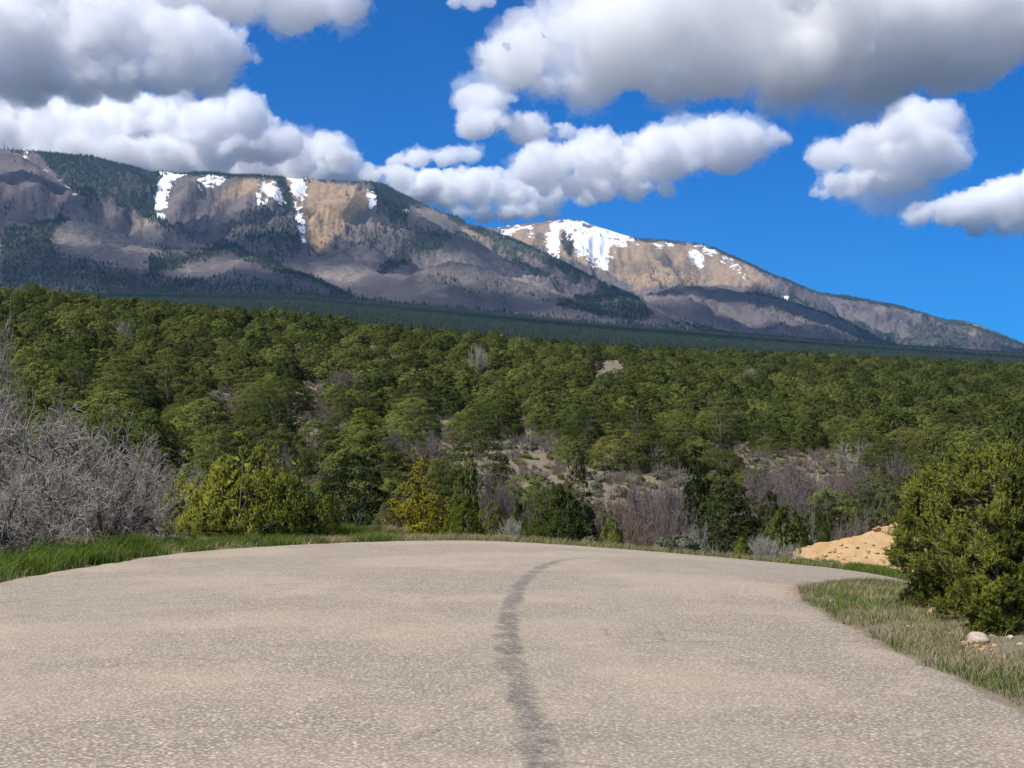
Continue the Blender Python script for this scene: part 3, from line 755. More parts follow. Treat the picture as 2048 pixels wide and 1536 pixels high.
def join_mesh(name, parts):
    """parts: (V, F, material, tint or None) -> one mesh with several materials"""
    V, F, mi, tn, cns, o = [], [], [], [], [], 0
    for k, (v, f, m, t, cn) in enumerate(parts):
        V.append(v); F.append(np.asarray(f) + o); o += len(v); mi.append(np.full(len(f), k, np.int32)); tn.append(np.full(len(f), .5) if t is None else t); cns.append(np.tile([0., 0., 1.], (len(f), 1)) if cn is None else cn)
    me = raw_mesh(name, np.concatenate(V), np.concatenate(F), None, {'tint': ('FACE', np.concatenate(tn)), 'cn': ('FACE', np.concatenate(cns))})
    for p_ in parts: me.materials.append(p_[2])
    me.polygons.foreach_set('material_index', np.concatenate(mi)); me.update()
    return me

# ------------------------------------------------------------------ conifers on the mountains (tiny in the picture, uncountable)
def spruce_mesh(name, seed, mat):
    r = np.random.default_rng(seed); V, F, o = [], [], 0
    for k in range(5):
        z0, z1 = .06 + k * .17, .06 + k * .17 + .30; rr = .21 * (1 - k * .19) * r.uniform(.85, 1.1); n = 6; a = np.arange(n) * 6.283 / n + r.random()
        ring = np.stack([np.cos(a) * rr * r.uniform(.75, 1.2, n), np.sin(a) * rr * r.uniform(.75, 1.2, n), np.full(n, z0) + r.normal(size=n) * .02], 1)
        V.append(np.concatenate([ring, [[0, 0, min(1.0, z1)]]])); i = np.arange(n); F.append(np.stack([i, (i + 1) % n, np.full(n, n)], 1) + o); o += n + 1
    return raw_mesh(name, np.concatenate(V), np.concatenate(F), mat, {'tint': ('FACE', r.random(sum(len(f) for f in F)))})
F_SPR = foliage_material('spruce_foliage', (.016, .026, .018), (.040, .056, .036), transl=.1, soft=False)
ok = SEEN & (MD > 1500)
# area each grid vertex stands for (in the picture) so that tree density follows the stand density
dpx = np.gradient(mpx)[:, None] * np.ones_like(MD)
area = np.abs(np.gradient(MX, axis=0)) * np.hypot(np.gradient(MD, axis=1), np.gradient(MZ, axis=1))
inview = (MP > -120) & (MP < 2170)
dens = np.clip(con - .16, 0, 1) ** 1.2
wgt = (area * dens * ok * inview).ravel()
# distant trees stand closer in the picture: thin them by distance
wgt = wgt * (np.clip(5000 / MD.ravel(), .45, 1.6))
NTREE = 120000
ch = rng.choice(len(wgt), NTREE, p=wgt / wgt.sum())
ci_, cj_ = np.unravel_index(ch, MX.shape)
fu = rng.uniform(-.5, .5, NTREE); fv = rng.uniform(-.5, .5, NTREE)
i2 = np.clip(ci_ + np.sign(fu).astype(int), 0, MX.shape[0] - 1); j2 = np.clip(cj_ + np.sign(fv).astype(int), 0, MX.shape[1] - 1)
def lerp2(A): return A[ci_, cj_] + np.abs(fu) * (A[i2, cj_] - A[ci_, cj_]) + np.abs(fv) * (A[ci_, j2] - A[ci_, cj_])
tp = np.stack([lerp2(MX), lerp2(MD), lerp2(MZ) - 1.0], 1)
hh = rng.uniform(8, 18, NTREE) * np.where(tp[:, 1] < 4800, .8, 1.0)
scatter_object('mountain_conifers', tp, np.stack([np.zeros(NTREE), np.zeros(NTREE), rng.uniform(0, 6.28, NTREE)], 1), np.stack([hh * 1.15, hh * 1.15, hh], 1), rng.integers(0, 3, NTREE),
               [('spruce', spruce_mesh(f'spruce_{k}', k, F_SPR)) for k in range(3)], 'dark conifer stands scattered over the mountain slopes')

# ------------------------------------------------------------------ trees and shrubs one can tell apart beyond the road
def zrow(px, row, d): return float(at(px, row, d)[2])
TAKEN = []
def hero(name, key, px, top, wpx, d, label, cat='tree', group=None, rot=None):
    x = (px - CX) / FPX * d; z = ground_z(x, d)
    H = zrow(px, top, d) - z; W = wpx / FPX * d
    TAKEN.append((x, d, W * .5))
    return place_tree(name, key, x, d, z - .02, H, W, rng.uniform(0, 6.28) if rot is None else rot, label, cat, group)
hero('juniper_tree', 'spk0', 655, 985, 75, 37.8, 'small brownish juniper crowding the side of the big yellow-green juniper bush', 'tree')
hero('juniper_tree', 'spk0', 465, 1034, 40, 35.0, 'knee-high juniper seedling in front of the big yellow-green juniper bush', 'tree')
hero('pinyon_tree', 'gry0', 772, 1000, 76, 38.6, 'little pale pinyon sapling with a thin trunk at the road shoulder', 'tree')
hero('pinyon_tree', 'drk1', 705, 892, 215, 45.0, 'broad dark pinyon between the yellow-green juniper bush and the golden juniper', 'tree')
hero('juniper_tree', 'yel0', 842, 900, 240, 43.0, 'golden yellow many-tipped juniper behind the road bend', 'tree')
hero('juniper_tree', 'spk0', 926, 984, 95, 39.4, 'small conical juniper beside the golden juniper at the road edge', 'tree')
hero('juniper_tree', 'spk2', 985, 1000, 90, 41.5, 'low olive juniper between the conical juniper and the pale leafless shrub', 'tree')
hero('pinyon_tree', 'spk3', 940, 870, 130, 53.0, 'olive pinyon standing behind the golden juniper', 'tree')
hero('juniper_tree', 'spk3', 1035, 952, 90, 50.0, 'upright dark juniper behind the pale leafless shrub', 'tree')
hero('juniper_tree', 'spk1', 1110, 968, 175, 43.0, 'wide olive juniper with a crooked dead limb at the road edge', 'tree')
hero('pinyon_tree', 'gry0', 1150, 868, 135, 57.0, 'tall pale grey-green pinyon rising from the draw', 'tree')
hero('juniper_tree', 'spk0', 1228, 1062, 56, 40.4, 'round little juniper bush at the pavement edge beside the rusty oak brush', 'tree')
hero('juniper_tree', 'spk3', 1215, 1000, 120, 44.5, 'olive juniper behind the round little juniper bush', 'tree')
hero('pine_tree', 'drk0', 1452, 910, 205, 46.5, 'tall dark green pine tree with drooping layered branches by the road', 'tree')
hero('pine_tree', 'drk0', 1395, 865, 120, 66.0, 'slender dark pine standing behind the tall dark green pine', 'tree')
hero('pinyon_tree', 'drk1', 1540, 965, 90, 50.0, 'small dark pinyon squeezed between the tall dark pine and the round juniper', 'tree')
hero('juniper_tree', 'spk0', 1484, 1072, 62, 41.8, 'small yellowish juniper bush at the foot of the tall dark pine', 'tree')
hero('juniper_tree', 'spk1', 1574, 1008, 125, 47.5, 'round olive juniper between the dark pine and the orange dirt mound', 'tree')
hero('pinyon_tree', 'pin2', 1655, 975, 85, 53.0, 'pinyon with bare grey trunk showing above the orange dirt mound', 'tree')
hero('juniper_tree', 'spk2', 1660, 1030, 80, 53.0, 'low yellowish juniper at the tip of the orange dirt mound', 'tree')
hero('juniper_tree', 'pin0', 2030, 800, 210, 40.0, 'large dark pinyon rising behind the bright young pinyons', 'tree')
hero('pinyon_tree', 'pin0', 1880, 860, 150, 58.0, 'dark pinyon behind the orange dirt mound', 'tree')
hero('pinyon_tree', 'gry0', 1790, 960, 120, 60.0, 'hazy grey-green pinyon directly above the orange dirt mound', 'tree')

# ---- hillside trees
BARE = [[(1000, 885), (1050, 865), (1105, 900), (1115, 950), (1020, 962), (985, 930)], [(605, 780), (650, 775), (655, 845), (610, 855)], [(1570, 920), (1640, 905), (1715, 925), (1730, 985), (1570, 990)],
        [(1225, 960), (1370, 950), (1375, 1100), (1225, 1100)], [(860, 845), (905, 850), (900, 890), (870, 885)], [(420, 790), (475, 790), (470, 820), (425, 820)], [(1200, 725), (1240, 722), (1240, 740), (1200, 742)],
        [(760, 870), (800, 870), (800, 895), (765, 895)], [(1470, 890), (1500, 885), (1505, 915), (1475, 918)]]
cand = []
y = 50.0
while y < 900:
    sp = 4.1 + max(0, y - 120) * .002
    half = .405 * y + 12
    for x in np.arange(-half, half, sp):
        cand.append((x + rng.uniform(-.42, .42) * sp, y + rng.uniform(-.42, .42) * sp))
    y += sp * .92
cand = np.array(cand)
cz = G(cand[:, 0], cand[:, 1])
cpx = CX + cand[:, 0] / cand[:, 1] * FPX; crow = HY - (cz - CAMZ) / cand[:, 1] * FPX
keep = np.ones(len(cand), bool)
for B in BARE:
    for up in (0.0, 1.2, 2.6):          # neither stem nor crown may hide the clearing
        for sx in (-1.0, 0, 1.0):
            keep &= ~in_poly(cpx + sx * FPX / cand[:, 1], crow - up * FPX / cand[:, 1], np.array(B, float))
for (hx, hy, hr) in TAKEN:
    keep &= np.hypot(cand[:, 0] - hx, cand[:, 1] - hy) > hr + 1.0
# thicket ground stays free of evergreens
keep &= ~((cpx < 330) & (cand[:, 1] < 62))
clear = np.array([mn.fractal((x * .03, y * .03, 7.7), .8, 2.0, 3, noise_basis='PERLIN_ORIGINAL') for x, y in cand])
keep &= rng.random(len(cand)) < np.where(clear > .30, .7, .98)
cand, cz, cpx = cand[keep], cz[keep], cpx[keep]
order = np.argsort(cand[:, 1]); cand, cz, cpx = cand[order], cz[order], cpx[order]
KINDS = [('jun0', .17), ('jun1', .15), ('jun2', .15), ('olv0', .09), ('olv1', .08), ('olv2', .08), ('pin0', .08), ('pin1', .07), ('pin2', .05), ('cone0', .01), ('cone1', .03)]
kk = rng.choice(len(KINDS), len(cand), p=np.array([w for _, w in KINDS]) / sum(w for _, w in KINDS))
LOOK = {'jun': ('juniper_tree', 'round bushy green juniper on the wooded hillside', 'round green junipers on the hillside'),
        'olv': ('juniper_tree', 'low dome-shaped olive juniper on the wooded hillside', 'dome-shaped olive junipers on the hillside'),
        'pin': ('pinyon_tree', 'dark green layered pinyon on the wooded hillside', 'dark pinyons on the hillside'),
        'con': ('juniper_tree', 'pointed conical juniper on the wooded hillside', 'conical junipers on the hillside')}
inframe = (cpx > -60) & (cpx < 2110)
MAXOBJ = 300
indiv = np.zeros(len(cand), bool); indiv[np.flatnonzero(inframe)[:MAXOBJ]] = True
for i in np.flatnonzero(indiv):
    key = KINDS[kk[i]][0]; cm, tm, h0, w0 = PROTO[key]
    x, y = cand[i]; s = rng.choice([rng.uniform(.5, .72), rng.uniform(.8, 1.05), rng.uniform(1.05, 1.35)])
    nm, lb, gr = LOOK[key[:3]]
    sz = 'small' if s < .76 else 'large' if s > 1.05 else 'middle-sized'
    place_tree(nm, key, x, y, ground_z(x, y) - .05, h0 * s * rng.uniform(.70, .98), w0 * s * 1.08, rng.uniform(0, 6.28), sz + ' ' + lb, 'tree', sz + ' ' + gr)
far_kinds = []
for k, (key, _) in enumerate(KINDS):
    base = key[:3]; fol = {'jun': F_JUN, 'olv': F_OLV, 'pin': F_PIN, 'con': F_JUN}[base]
    kind = {'jun': 'round', 'olv': 'dome', 'pin': 'egg', 'con': 'cone'}[base]; _, _, h0, w0 = PROTO[key]
    V, F, t, C, rc, cn = crown_arrays(kind, h0, w0, 200 + k, 90, 30, .20, core=110)
    tv, tf = trunk_arrays(h0, w0, 200 + k, C, 1, nlimb=3)
    far_kinds.append(('tree', join_mesh(f'far_{key}', [(V, F, fol, t, cn), (tv, tf, B_JUN, None, None)])))
fi = np.flatnonzero(~indiv); nf = len(fi)
fb = np.array([mn.fractal((x * .35, y * .35, 0.0), .8, 2.0, 4, noise_basis='PERLIN_ORIGINAL') for x, y in cand[fi]])
fz = cz[fi] + fb * (0.06 + np.clip((cand[fi, 1] - 40) / 200, 0, 1) * .9) - .1
sc_ = np.where(rng.random(nf) < .3, rng.uniform(.45, .75, nf), rng.uniform(.75, 1.2, nf))
print('trees', len(cand), 'far', nf)
scatter_object('hillside_forest', np.stack([cand[fi, 0], cand[fi, 1], fz], 1), np.stack([np.zeros(nf), np.zeros(nf), rng.uniform(0, 6.28, nf)], 1),
               np.stack([sc_ * 1.1, sc_ * 1.1, sc_ * rng.uniform(.68, .95, nf)], 1), kk[fi], far_kinds, 'dense pinyon and juniper forest covering the upper hillside')

# ------------------------------------------------------------------ roadside plants
proto('bushy', F_BRI, 'cone', 2.6, 4.2, 70, 480, 110, .066, upward=1.7, clump=(.026, .050), flat=2.4, stems=4, core=1500, aspect=(.16, .34), spires=13)
hero('juniper_bush', 'bushy', 480, 866, 400, 34.4, 'big bushy yellow-green juniper with upright flame-like tips beside the road', 'bush', rot=.4)

# ---- young pinyons: needles in brushes around each shoot
def pinyon_arrays(H, W, seed, tips, shoots, needles, kind='cone', nl=.045):
    r = np.random.default_rng(seed)
    hh = r.random(tips * 8); hh = hh[r.random(len(hh)) < profile(kind, hh) + .12][:tips]; n = len(hh)
    an = r.uniform(0, 6.28, n); ph = r.uniform(0, 6.28, 3)
    lob = 1 + .15 * np.sin(2 * an + ph[0] + 3 * hh) + .13 * np.sin(4 * an + ph[1] - 4 * hh) + r.normal(size=n) * .07
    rad = profile(kind, hh) * W * .45 * lob * np.sqrt(r.uniform(.30, 1, n))
    C = np.stack([np.cos(an) * rad, np.sin(an) * rad, H * (.01 + hh * .93)], 1)
    out = unit(np.stack([np.cos(an), np.sin(an), .55 + .9 * hh], 1))
    m = n * shoots; ti = np.repeat(np.arange(n), shoots)
    sd_ = unit(out[ti] * .75 + r.normal(size=(m, 3)) * .5 + [0, 0, .35])
    sp = C[ti] + r.normal(size=(m, 3)) * W * .036 + out[ti] * (r.uniform(-.06, .05, m) * W)[:, None]
    sp[:, 2] = np.maximum(sp[:, 2], .03); sl = r.uniform(.07, .14, m)
    k = m * needles; si = np.repeat(np.arange(m), needles)
    u = r.random(k)
    base = sp[si] + sd_[si] * (sl[si] * u)[:, None]
    radial = unit(np.cross(sd_[si], r.normal(size=(k, 3))))
    nd = unit(sd_[si] * .85 + radial * .62)
    ln = nl * r.uniform(.7, 1.25, k)
    V, F = leaf_quads(base, nd, unit(np.cross(nd, r.normal(size=(k, 3)))), ln, np.full(k, .0095))
    tint = np.clip(.5 + r.normal(size=n) * .14, 0, 1)[ti][si] + r.normal(size=k) * .10
    paths = [np.stack([p_, p_ + d_ * l_]) for p_, d_, l_ in zip(sp[::2], sd_[::2], sl[::2])]
    stem = [np.stack([[0, 0, -.2], [.02, .01, H * .5], [0, 0, H * .93]])] + [np.stack([[0, 0, max(.05, c[2] - .25 * math.hypot(c[0], c[1]) - .04)], c * [.5, .5, 1] - [0, 0, .04], c]) for c in C]
    tv, tf = tubes(stem + paths, [np.array([.045, .03, .006])] + [np.array([.014, .009, .005])] * len(C) + [np.array([.004, .003])] * len(paths), 4)
    co_ = unit(np.column_stack([base[:, :2], (base[:, 2] - .25 * H) * W / H])); cn = unit(co_ * .55 + sd_[si] * .45 + unit(np.cross(nd, radial)) * .12 + r.normal(size=(k, 3)) * .15)
    return V, F, np.clip(tint, 0, 1), tv, tf, cn
def young_pinyon(px, top, wpx, d, seed, label, tips, shoots, needles, kind, rot=0.0):
    x = (px - CX) / FPX * d; z = ground_z(x, d); H = zrow(px, top, d) - z; W = wpx / FPX * d
    V, F, t, tv, tf, cn = pinyon_arrays(H, W, seed, tips, shoots, needles, kind)
    root = bpy.data.objects.new('pinyon_tree', None); COL.objects.link(root); root.location = (x, d, z - .02); root.rotation_euler = (0, 0, rot)
    tag(root, label, 'tree')
    link('trunk', raw_mesh('pinyon_trunk', tv, tf, B_JUN, smooth=True), root)
    link('crown', raw_mesh('pinyon_crown', V, F, F_HERO, {'tint': ('FACE', t), 'cn': ('FACE', cn)}), root)
young_pinyon(1862, 915, 165, 16.4, 301, 'narrower bright green young pinyon leaning towards the orange dirt mound', 130, 30, 17, 'egg')
young_pinyon(1990, 868, 265, 15.3, 302, 'largest bright green young pinyon at the inside of the bend', 190, 32, 17, 'round')
young_pinyon(2085, 900, 200, 15.8, 305, 'bright green young pinyon crowding behind the largest one, partly out of view', 120, 18, 20, 'egg')
young_pinyon(1992, 1088, 125, 13.9, 303, 'small pinyon sapling with a bare leader in front of the largest young pinyon', 60, 16, 26, 'cone')

# ---- leafless gambel oaks
OAK = []
for k, (H, W) in enumerate(((3.6, 3.2), (3.2, 3.6), (3.9, 3.0))):
    V, F, tn = brush_arrays(H, W, 400 + k, stems=6, levels=4, r0=.075, rmin=.0065, crook=.45, kids=(2, 4), spread=1.0)
    OAK.append((raw_mesh(f'bare_oak_{k}', V, F, B_OAK, {'tint': ('FACE', tn)}), H, W))
def place_brush(name, lib, k, px, top, wpx, d, label, cat, group=None):
    me, h0, w0 = lib[k % len(lib)]
    x = (px - CX) / FPX * d; z = ground_z(x, d); H = zrow(px, top, d) - z; W = wpx / FPX * d
    o = link(name, me, loc=(x, d, z - .03)); o.scale = (W / w0, W / w0, max(.1, H) / h0); o.rotation_euler = (0, 0, rng.uniform(0, 6.28))
    return tag(o, label, cat, group)
TH = 'leafless grey oak in the roadside thicket beside the grass verge'
for i, (px, top, w, d) in enumerate([(-60, 775, 320, 27.5), (60, 785, 290, 29.5), (165, 825, 280, 29.5), (255, 872, 240, 32.0), (330, 905, 190, 37.5), (110, 900, 260, 26.6), (10, 930, 250, 24.8), (215, 945, 210, 29.2),
                                      (395, 940, 140, 39.5), (225, 840, 240, 36.0), (90, 800, 260, 35.0), (-150, 790, 300, 25.5), (300, 930, 170, 33.5)]):
    place_brush('bare_oak', OAK, i, px, top, w, d, TH, 'bare tree', 'leafless oaks of the roadside thicket')
place_brush('bare_oak', OAK, 2, -10, 640, 150, 40.0, 'tall pale leafless oak towering above the roadside thicket', 'bare tree')

BR, RED, PALE, DEAD = [], [], [], []
for k in range(2):
    V, F, tn = brush_arrays(2.4, 3.0, 430 + k, stems=9, levels=4, r0=.03, rmin=.011, crook=.25); BR.append((raw_mesh(f'oak_brush_{k}', V, F, B_BRUSH, {'tint': ('FACE', tn)}), 2.4, 3.0)); RED.append((raw_mesh(f'rusty_brush_{k}', V, F, B_RED), 2.4, 3.0)) if k == 0 else None
    V, F, tn = brush_arrays(1.0, 1.0, 440 + k, stems=12, levels=3, r0=.012, rmin=.005, crook=.15, spread=.4); PALE.append((raw_mesh(f'pale_shrub_{k}', V, F, B_PALE, {'tint': ('FACE', tn)}), 1.0, 1.0))
    V, F, tn = brush_arrays(3.4, 2.4, 450 + k, stems=2, levels=3, r0=.075, rmin=.018, crook=.3, spread=.8); DEAD.append((raw_mesh(f'dead_tree_{k}', V, F, B_DEAD, {'tint': ('FACE', tn)}), 3.4, 2.4))
for i, (px, top, w, d) in enumerate([(1260, 955, 130, 62), (1320, 945, 130, 66), (1350, 975, 120, 60), (1300, 1000, 130, 56), (1345, 1030, 110, 54), (1225, 985, 90, 63)]):
    place_brush('oak_brush', BR, i, px, top, w, d, 'leafless purple-grey oak brush in the draw beside the tall dark pine', 'brush', 'oak brush in the draw')
for i, (px, top, w, d) in enumerate([(1240, 1000, 90, 58), (1275, 1040, 90, 53)]):
    place_brush('oak_brush', RED, i, px, top, w, d, 'rusty brown leafless oak brush in the draw', 'brush', 'rusty oak brush')
for i, (px, top, w, d) in enumerate([(1570, 925, 110, 88), (1620, 940, 120, 84), (1560, 955, 120, 78), (1660, 950, 110, 90), (1700, 930, 100, 92), (1600, 975, 120, 74), (1740, 940, 110, 86), (1520, 930, 90, 82), (1800, 905, 90, 84)]):
    place_brush('oak_brush', BR, i, px, top, w, d, 'leafless grey oak brush on the open slope above the orange dirt mound', 'brush', 'oak brush on the open slope')
for i, (px, top, w, d) in enumerate([(975, 935, 70, 62), (1015, 945, 70, 66), (440, 785, 110, 122), (480, 795, 90, 118), (400, 800, 90, 110), (1060, 1000, 80, 58), (560, 905, 90, 74), (860, 870, 70, 92), (640, 800, 60, 130), (690, 740, 60, 165), (790, 860, 60, 95)]):
    place_brush('oak_brush', BR, i, px, top, w, d, 'low grey leafless brush between evergreens on the hillside', 'brush', 'grey brush among the hillside trees')
place_brush('bare_shrub', PALE, 0, 1020, 1033, 52, 39.6, 'pale grey leafless shrub fanning up at the far pavement edge', 'shrub')
for i, (px, top, w, d) in enumerate([(1522, 1068, 60, 42.5), (1553, 1074, 56, 43)]):
    place_brush('bare_shrub', PALE, i, px, top, w, d, 'whitish bare-stemmed shrub between the dark pine and the orange dirt mound', 'shrub', 'whitish bare shrubs')
place_brush('bare_shrub', PALE, 1, 1588, 1085, 40, 43.0, 'whitish twiggy shrub at the tip of the orange dirt mound', 'shrub')
place_brush('bare_shrub', BR, 1, 1712, 1032, 95, 49.5, 'dark grey twiggy bush on the crest of the orange dirt mound', 'shrub')
for i, (px, top, w, d) in enumerate([(955, 692, 34, 230), (250, 640, 28, 205), (1500, 735, 26, 330)]):
    place_brush('dead_tree', PALE, i, px, top, w, d, 'bleached dead tree standing out among the upper hillside evergreens', 'dead tree', 'bleached dead trees')
for i, (px, top, w, d) in enumerate([(1705, 872, 60, 104), (1290, 815, 50, 130), (1395, 1030, 40, 44), (865, 835, 50, 108), (1385, 1048, 34, 42), (1640, 1000, 40, 52)]):
    place_brush('dead_tree', DEAD, i, px, top, w, d, 'crooked silver-grey dead snag among the lower evergreens', 'dead tree', 'silver dead snags')

# ---- grey-green sage clumps at the far pavement edge
V, F, t, C, rc, cn = crown_arrays('dome', .5, .8, 480, 60, 60, .05, upward=1.0)
SAGE = foliage_material('sage_foliage', (.16, .17, .11), (.30, .31, .22))
sage_me = raw_mesh('sage', V, F, SAGE, {'tint': ('FACE', t), 'cn': ('FACE', cn)})
tv, tf = trunk_arrays(.5, .8, 480, C, 3, thick=.03, nlimb=6); sage_tr = raw_mesh('sage_stem', tv, tf, B_JUN)
for px, d, s in ((1330, 39.4, .9), (1362, 39.8, 1.1), (1398, 40.2, .8), (1180, 38.9, .6), (1262, 39.6, .6)):
    x = (px - CX) / FPX * d
    o = bpy.data.objects.new('sagebrush', None); COL.objects.link(o); o.location = (x, d, ground_z(x, d) - .03); o.scale = (s, s, s); o.rotation_euler = (0, 0, rng.uniform(0, 6))
    tag(o, 'low pale sagebrush clump at the far pavement edge', 'shrub', 'sagebrush along the pavement'); link('foliage', sage_me, o); link('stem', sage_tr, o)

# ------------------------------------------------------------------ orange dirt mound with stones
m_dirt, N, out = new_mat('orange_dirt')
geo = N.n('ShaderNodeNewGeometry'); pos = geo.outputs['Position']
q1 = N.noise(pos, 1.6, 5, .6); q2 = N.noise(pos, 9.0, 5, .7); q3 = N.voro(pos, 9.0, 'F1', out='Color'); q4 = N.voro(pos, 9.0, 'F1')
c = N.mix(N.step(q1, .35, .65), (.43, .275, .125), (.48, .335, .185)); c = N.mix(N.step(q2, .45, .72, 0, .7), c, (.35, .215, .11))
sq = N.n('ShaderNodeSeparateColor'); N.put(sq.inputs[0], q3)
c = N.mix(N.math('MULTIPLY', N.step(sq.outputs[0], .62, .70), N.step(q4, .30, .15)), c, (.52, .40, .26))
bs = N.n('ShaderNodeBsdfDiffuse'); N.put(bs.inputs['Color'], c)
bp = N.n('ShaderNodeBump'); bp.inputs['Strength'].default_value = .8; bp.inputs['Distance'].default_value = .06; N.put(bp.inputs['Height'], N.math('ADD', q2, N.math('MULTIPLY', q1, .6))); N.put(bs.inputs['Normal'], bp.outputs[0])
N.put(out.inputs[0], bs.outputs[0])
gx = np.linspace(8.2, 20, 110); gy = np.linspace(42.0, 56.0, 110)
GX, GY = np.meshgrid(gx, gy, indexing='ij')
tip = at(1592, 1126, 43.0)
hc_ = np.interp(GX, [tip[0], 11.5, 14.0, 17, 20], [0, .95, 1.95, 2.5, 2.7])
ycr = 46.5 + (GX - tip[0]) * .35
prof_ = np.where(GY < ycr, np.clip((GY - (ycr - 4.2)) / 4.2, 0, 1) ** .85, np.clip(1 - (GY - ycr) / 4.5, 0, 1))
crest_z = np.interp(GX, [tip[0], 11.5, 14.0, 17, 20], [zrow(1592, 1112, 46.5), zrow(1703, 1072, 47.5), zrow(1822, 1034, 48.4), zrow(1950, 1000, 49.5), zrow(2060, 990, 50)])
g0 = G(GX, GY)
nz_ = vnoise(np.stack([GX.ravel(), GY.ravel(), np.zeros(GX.size)], 1), .9, 5, .7).reshape(GX.shape)
side = smoothstep(GX, tip[0] - .3, tip[0] + .6) * (1 - smoothstep(GX, 18.0, 19.8))
GZ = g0 - .25 + np.maximum(crest_z - g0 + .25, 0) * prof_ * side + nz_ * .14 * prof_ * side
mound = tag(link('dirt_mound', raw_mesh('dirt_mound', np.stack([GX, GY, GZ], -1).reshape(-1, 3), grid_faces(110, 110), m_dirt, smooth=True)), 'stony orange dirt mound cut beside the far road edge', 'mound')
def mound_z(x, y):
    i = np.clip(np.searchsorted(gx, x), 1, 109); j = np.clip(np.searchsorted(gy, y), 1, 109)
    return float(GZ[i, j])

RV, RF = ico(3)
def rock_mesh(name, seed, mat, flat=.6):
    r = np.random.default_rng(seed); V = RV.copy()
    for _ in range(16):      # chip facets off a ball
        n = unit(r.normal(size=3)); dd = r.uniform(.45, .8); s = V @ n; V -= np.outer(np.maximum(s - dd, 0), n)
    V += RV * (vnoise(RV, 1.6, 4, .7, off=(seed, 0, 0)) * .16)[:, None]
    V *= [1, r.uniform(.7, .95), flat]; V[:, 2] -= V[:, 2].min() * .45
    return raw_mesh(name, V, RF, mat)
def rock_material(name, a, b):
    m, N, out = new_mat(name); tcn = N.n('ShaderNodeTexCoord')
    f = N.noise(tcn.outputs['Object'], 2.2, 6, .68)
    d = N.n('ShaderNodeBsdfDiffuse'); N.put(d.inputs['Color'], N.mix(N.step(f, .35, .68), a, b))
    bp = N.n('ShaderNodeBump'); bp.inputs['Strength'].default_value = .5; bp.inputs['Distance'].default_value = .05; N.put(bp.inputs['Height'], f); N.put(d.inputs['Normal'], bp.outputs[0])
    N.put(out.inputs[0], d.outputs[0]); return m
R_TAN = rock_material('tan_stone', (.40, .27, .15), (.55, .41, .26)); R_RED = rock_material('red_stone', (.30, .16, .10), (.44, .26, .17)); R_WHT = rock_material('white_stone', (.40, .33, .25), (.56, .48, .38))
R_ORG = rock_material('orange_stone', (.48, .25, .13), (.58, .38, .24))
ROCKS = {'tan': [rock_mesh(f'tan_rock_{k}', 500 + k, R_TAN) for k in range(4)], 'red': [rock_mesh('red_rock', 510, R_RED, .75)], 'wht': [rock_mesh(f'white_rock_{k}', 511 + k, R_WHT) for k in range(2)], 'org': [rock_mesh(f'orange_rock_{k}', 515 + k, R_ORG) for k in range(3)]}
def rock(kind, k, x, y, z, s, label, group=None):
    o = link('rock', ROCKS[kind][k % len(ROCKS[kind])], loc=(x, y, z)); o.scale = (s, s, s); o.rotation_euler = (rng.uniform(-.2, .2), rng.uniform(-.2, .2), rng.uniform(0, 6.28))
    return tag(o, label, 'rock', group)
def on_mound(px, row):
    # walk the sight line until it meets the mound
    for d in np.arange(42.2, 54, .05):
        p_ = at(px, row, d)
        if gx[0] < p_[0] < gx[-1] and mound_z(p_[0], p_[1]) >= p_[2]: return p_[0], p_[1], mound_z(p_[0], p_[1])
    return None
def mrock(kind, k, px, row, wpx, label, group=None):
    p_ = on_mound(px, row)
    if p_ is None:
        x, y = (px - CX) / FPX * 47.6, 47.6; p_ = (x, y, mound_z(x, y))
    rock(kind, k, p_[0], p_[1], p_[2] - wpx / FPX * p_[1] * .16, wpx / FPX * p_[1] / 2, label, group)
mrock('red', 0, 1755, 1062, 22, 'dark red boulder on the crest of the orange dirt mound')
mrock('wht', 0, 1797, 1107, 24, 'whitish stone low on the face of the orange dirt mound')
for k in range(46):
    px = rng.uniform(1625, 1822); lo = np.interp(px, [1592, 1703, 1822], [1120, 1078, 1036]); row = rng.uniform(lo + 2, min(1122, lo + 75))
    mrock('tan', k, px, row, rng.uniform(5, 15), 'small tan stone embedded in the face of the orange dirt mound', 'stones in the dirt mound')
def grock(kind, k, px, d, wpx, label, group=None):
    x = (px - CX) / FPX * d; rock(kind, k, x, d, ground_z(x, d) - wpx / FPX * d * .10, wpx / FPX * d / 2, label, group)
grock('tan', 0, 1868, 15.6, 44, 'tan stone under the skirt of the young pinyons, wider of the pair')
grock('org', 1, 1896, 15.5, 34, 'pinkish stone under the skirt of the young pinyons, smaller of the pair')
grock('wht', 1, 1958, 13.1, 62, 'big pale rounded stone on the verge in front of the pinyon sapling')
for k, (px, d, w) in enumerate([(1930, 12.95, 26), (1950, 12.7, 30), (1972, 12.6, 26), (1935, 12.6, 18), (1990, 12.8, 20), (1915, 12.7, 20), (1962, 12.45, 18), (1985, 12.4, 16)]):
    grock('org', k, px, d, w, 'broken orange stone heaped at the foot of the big pale stone', 'orange stones on the verge')
for k, (px, d, w) in enumerate([(1985, 13.6, 20), (2020, 13.4, 22), (2042, 12.9, 24), (2030, 14.0, 18)]):
    grock('wht', k, px, d, w, 'small pale stone beside the pinyon sapling', 'pale stones by the sapling')
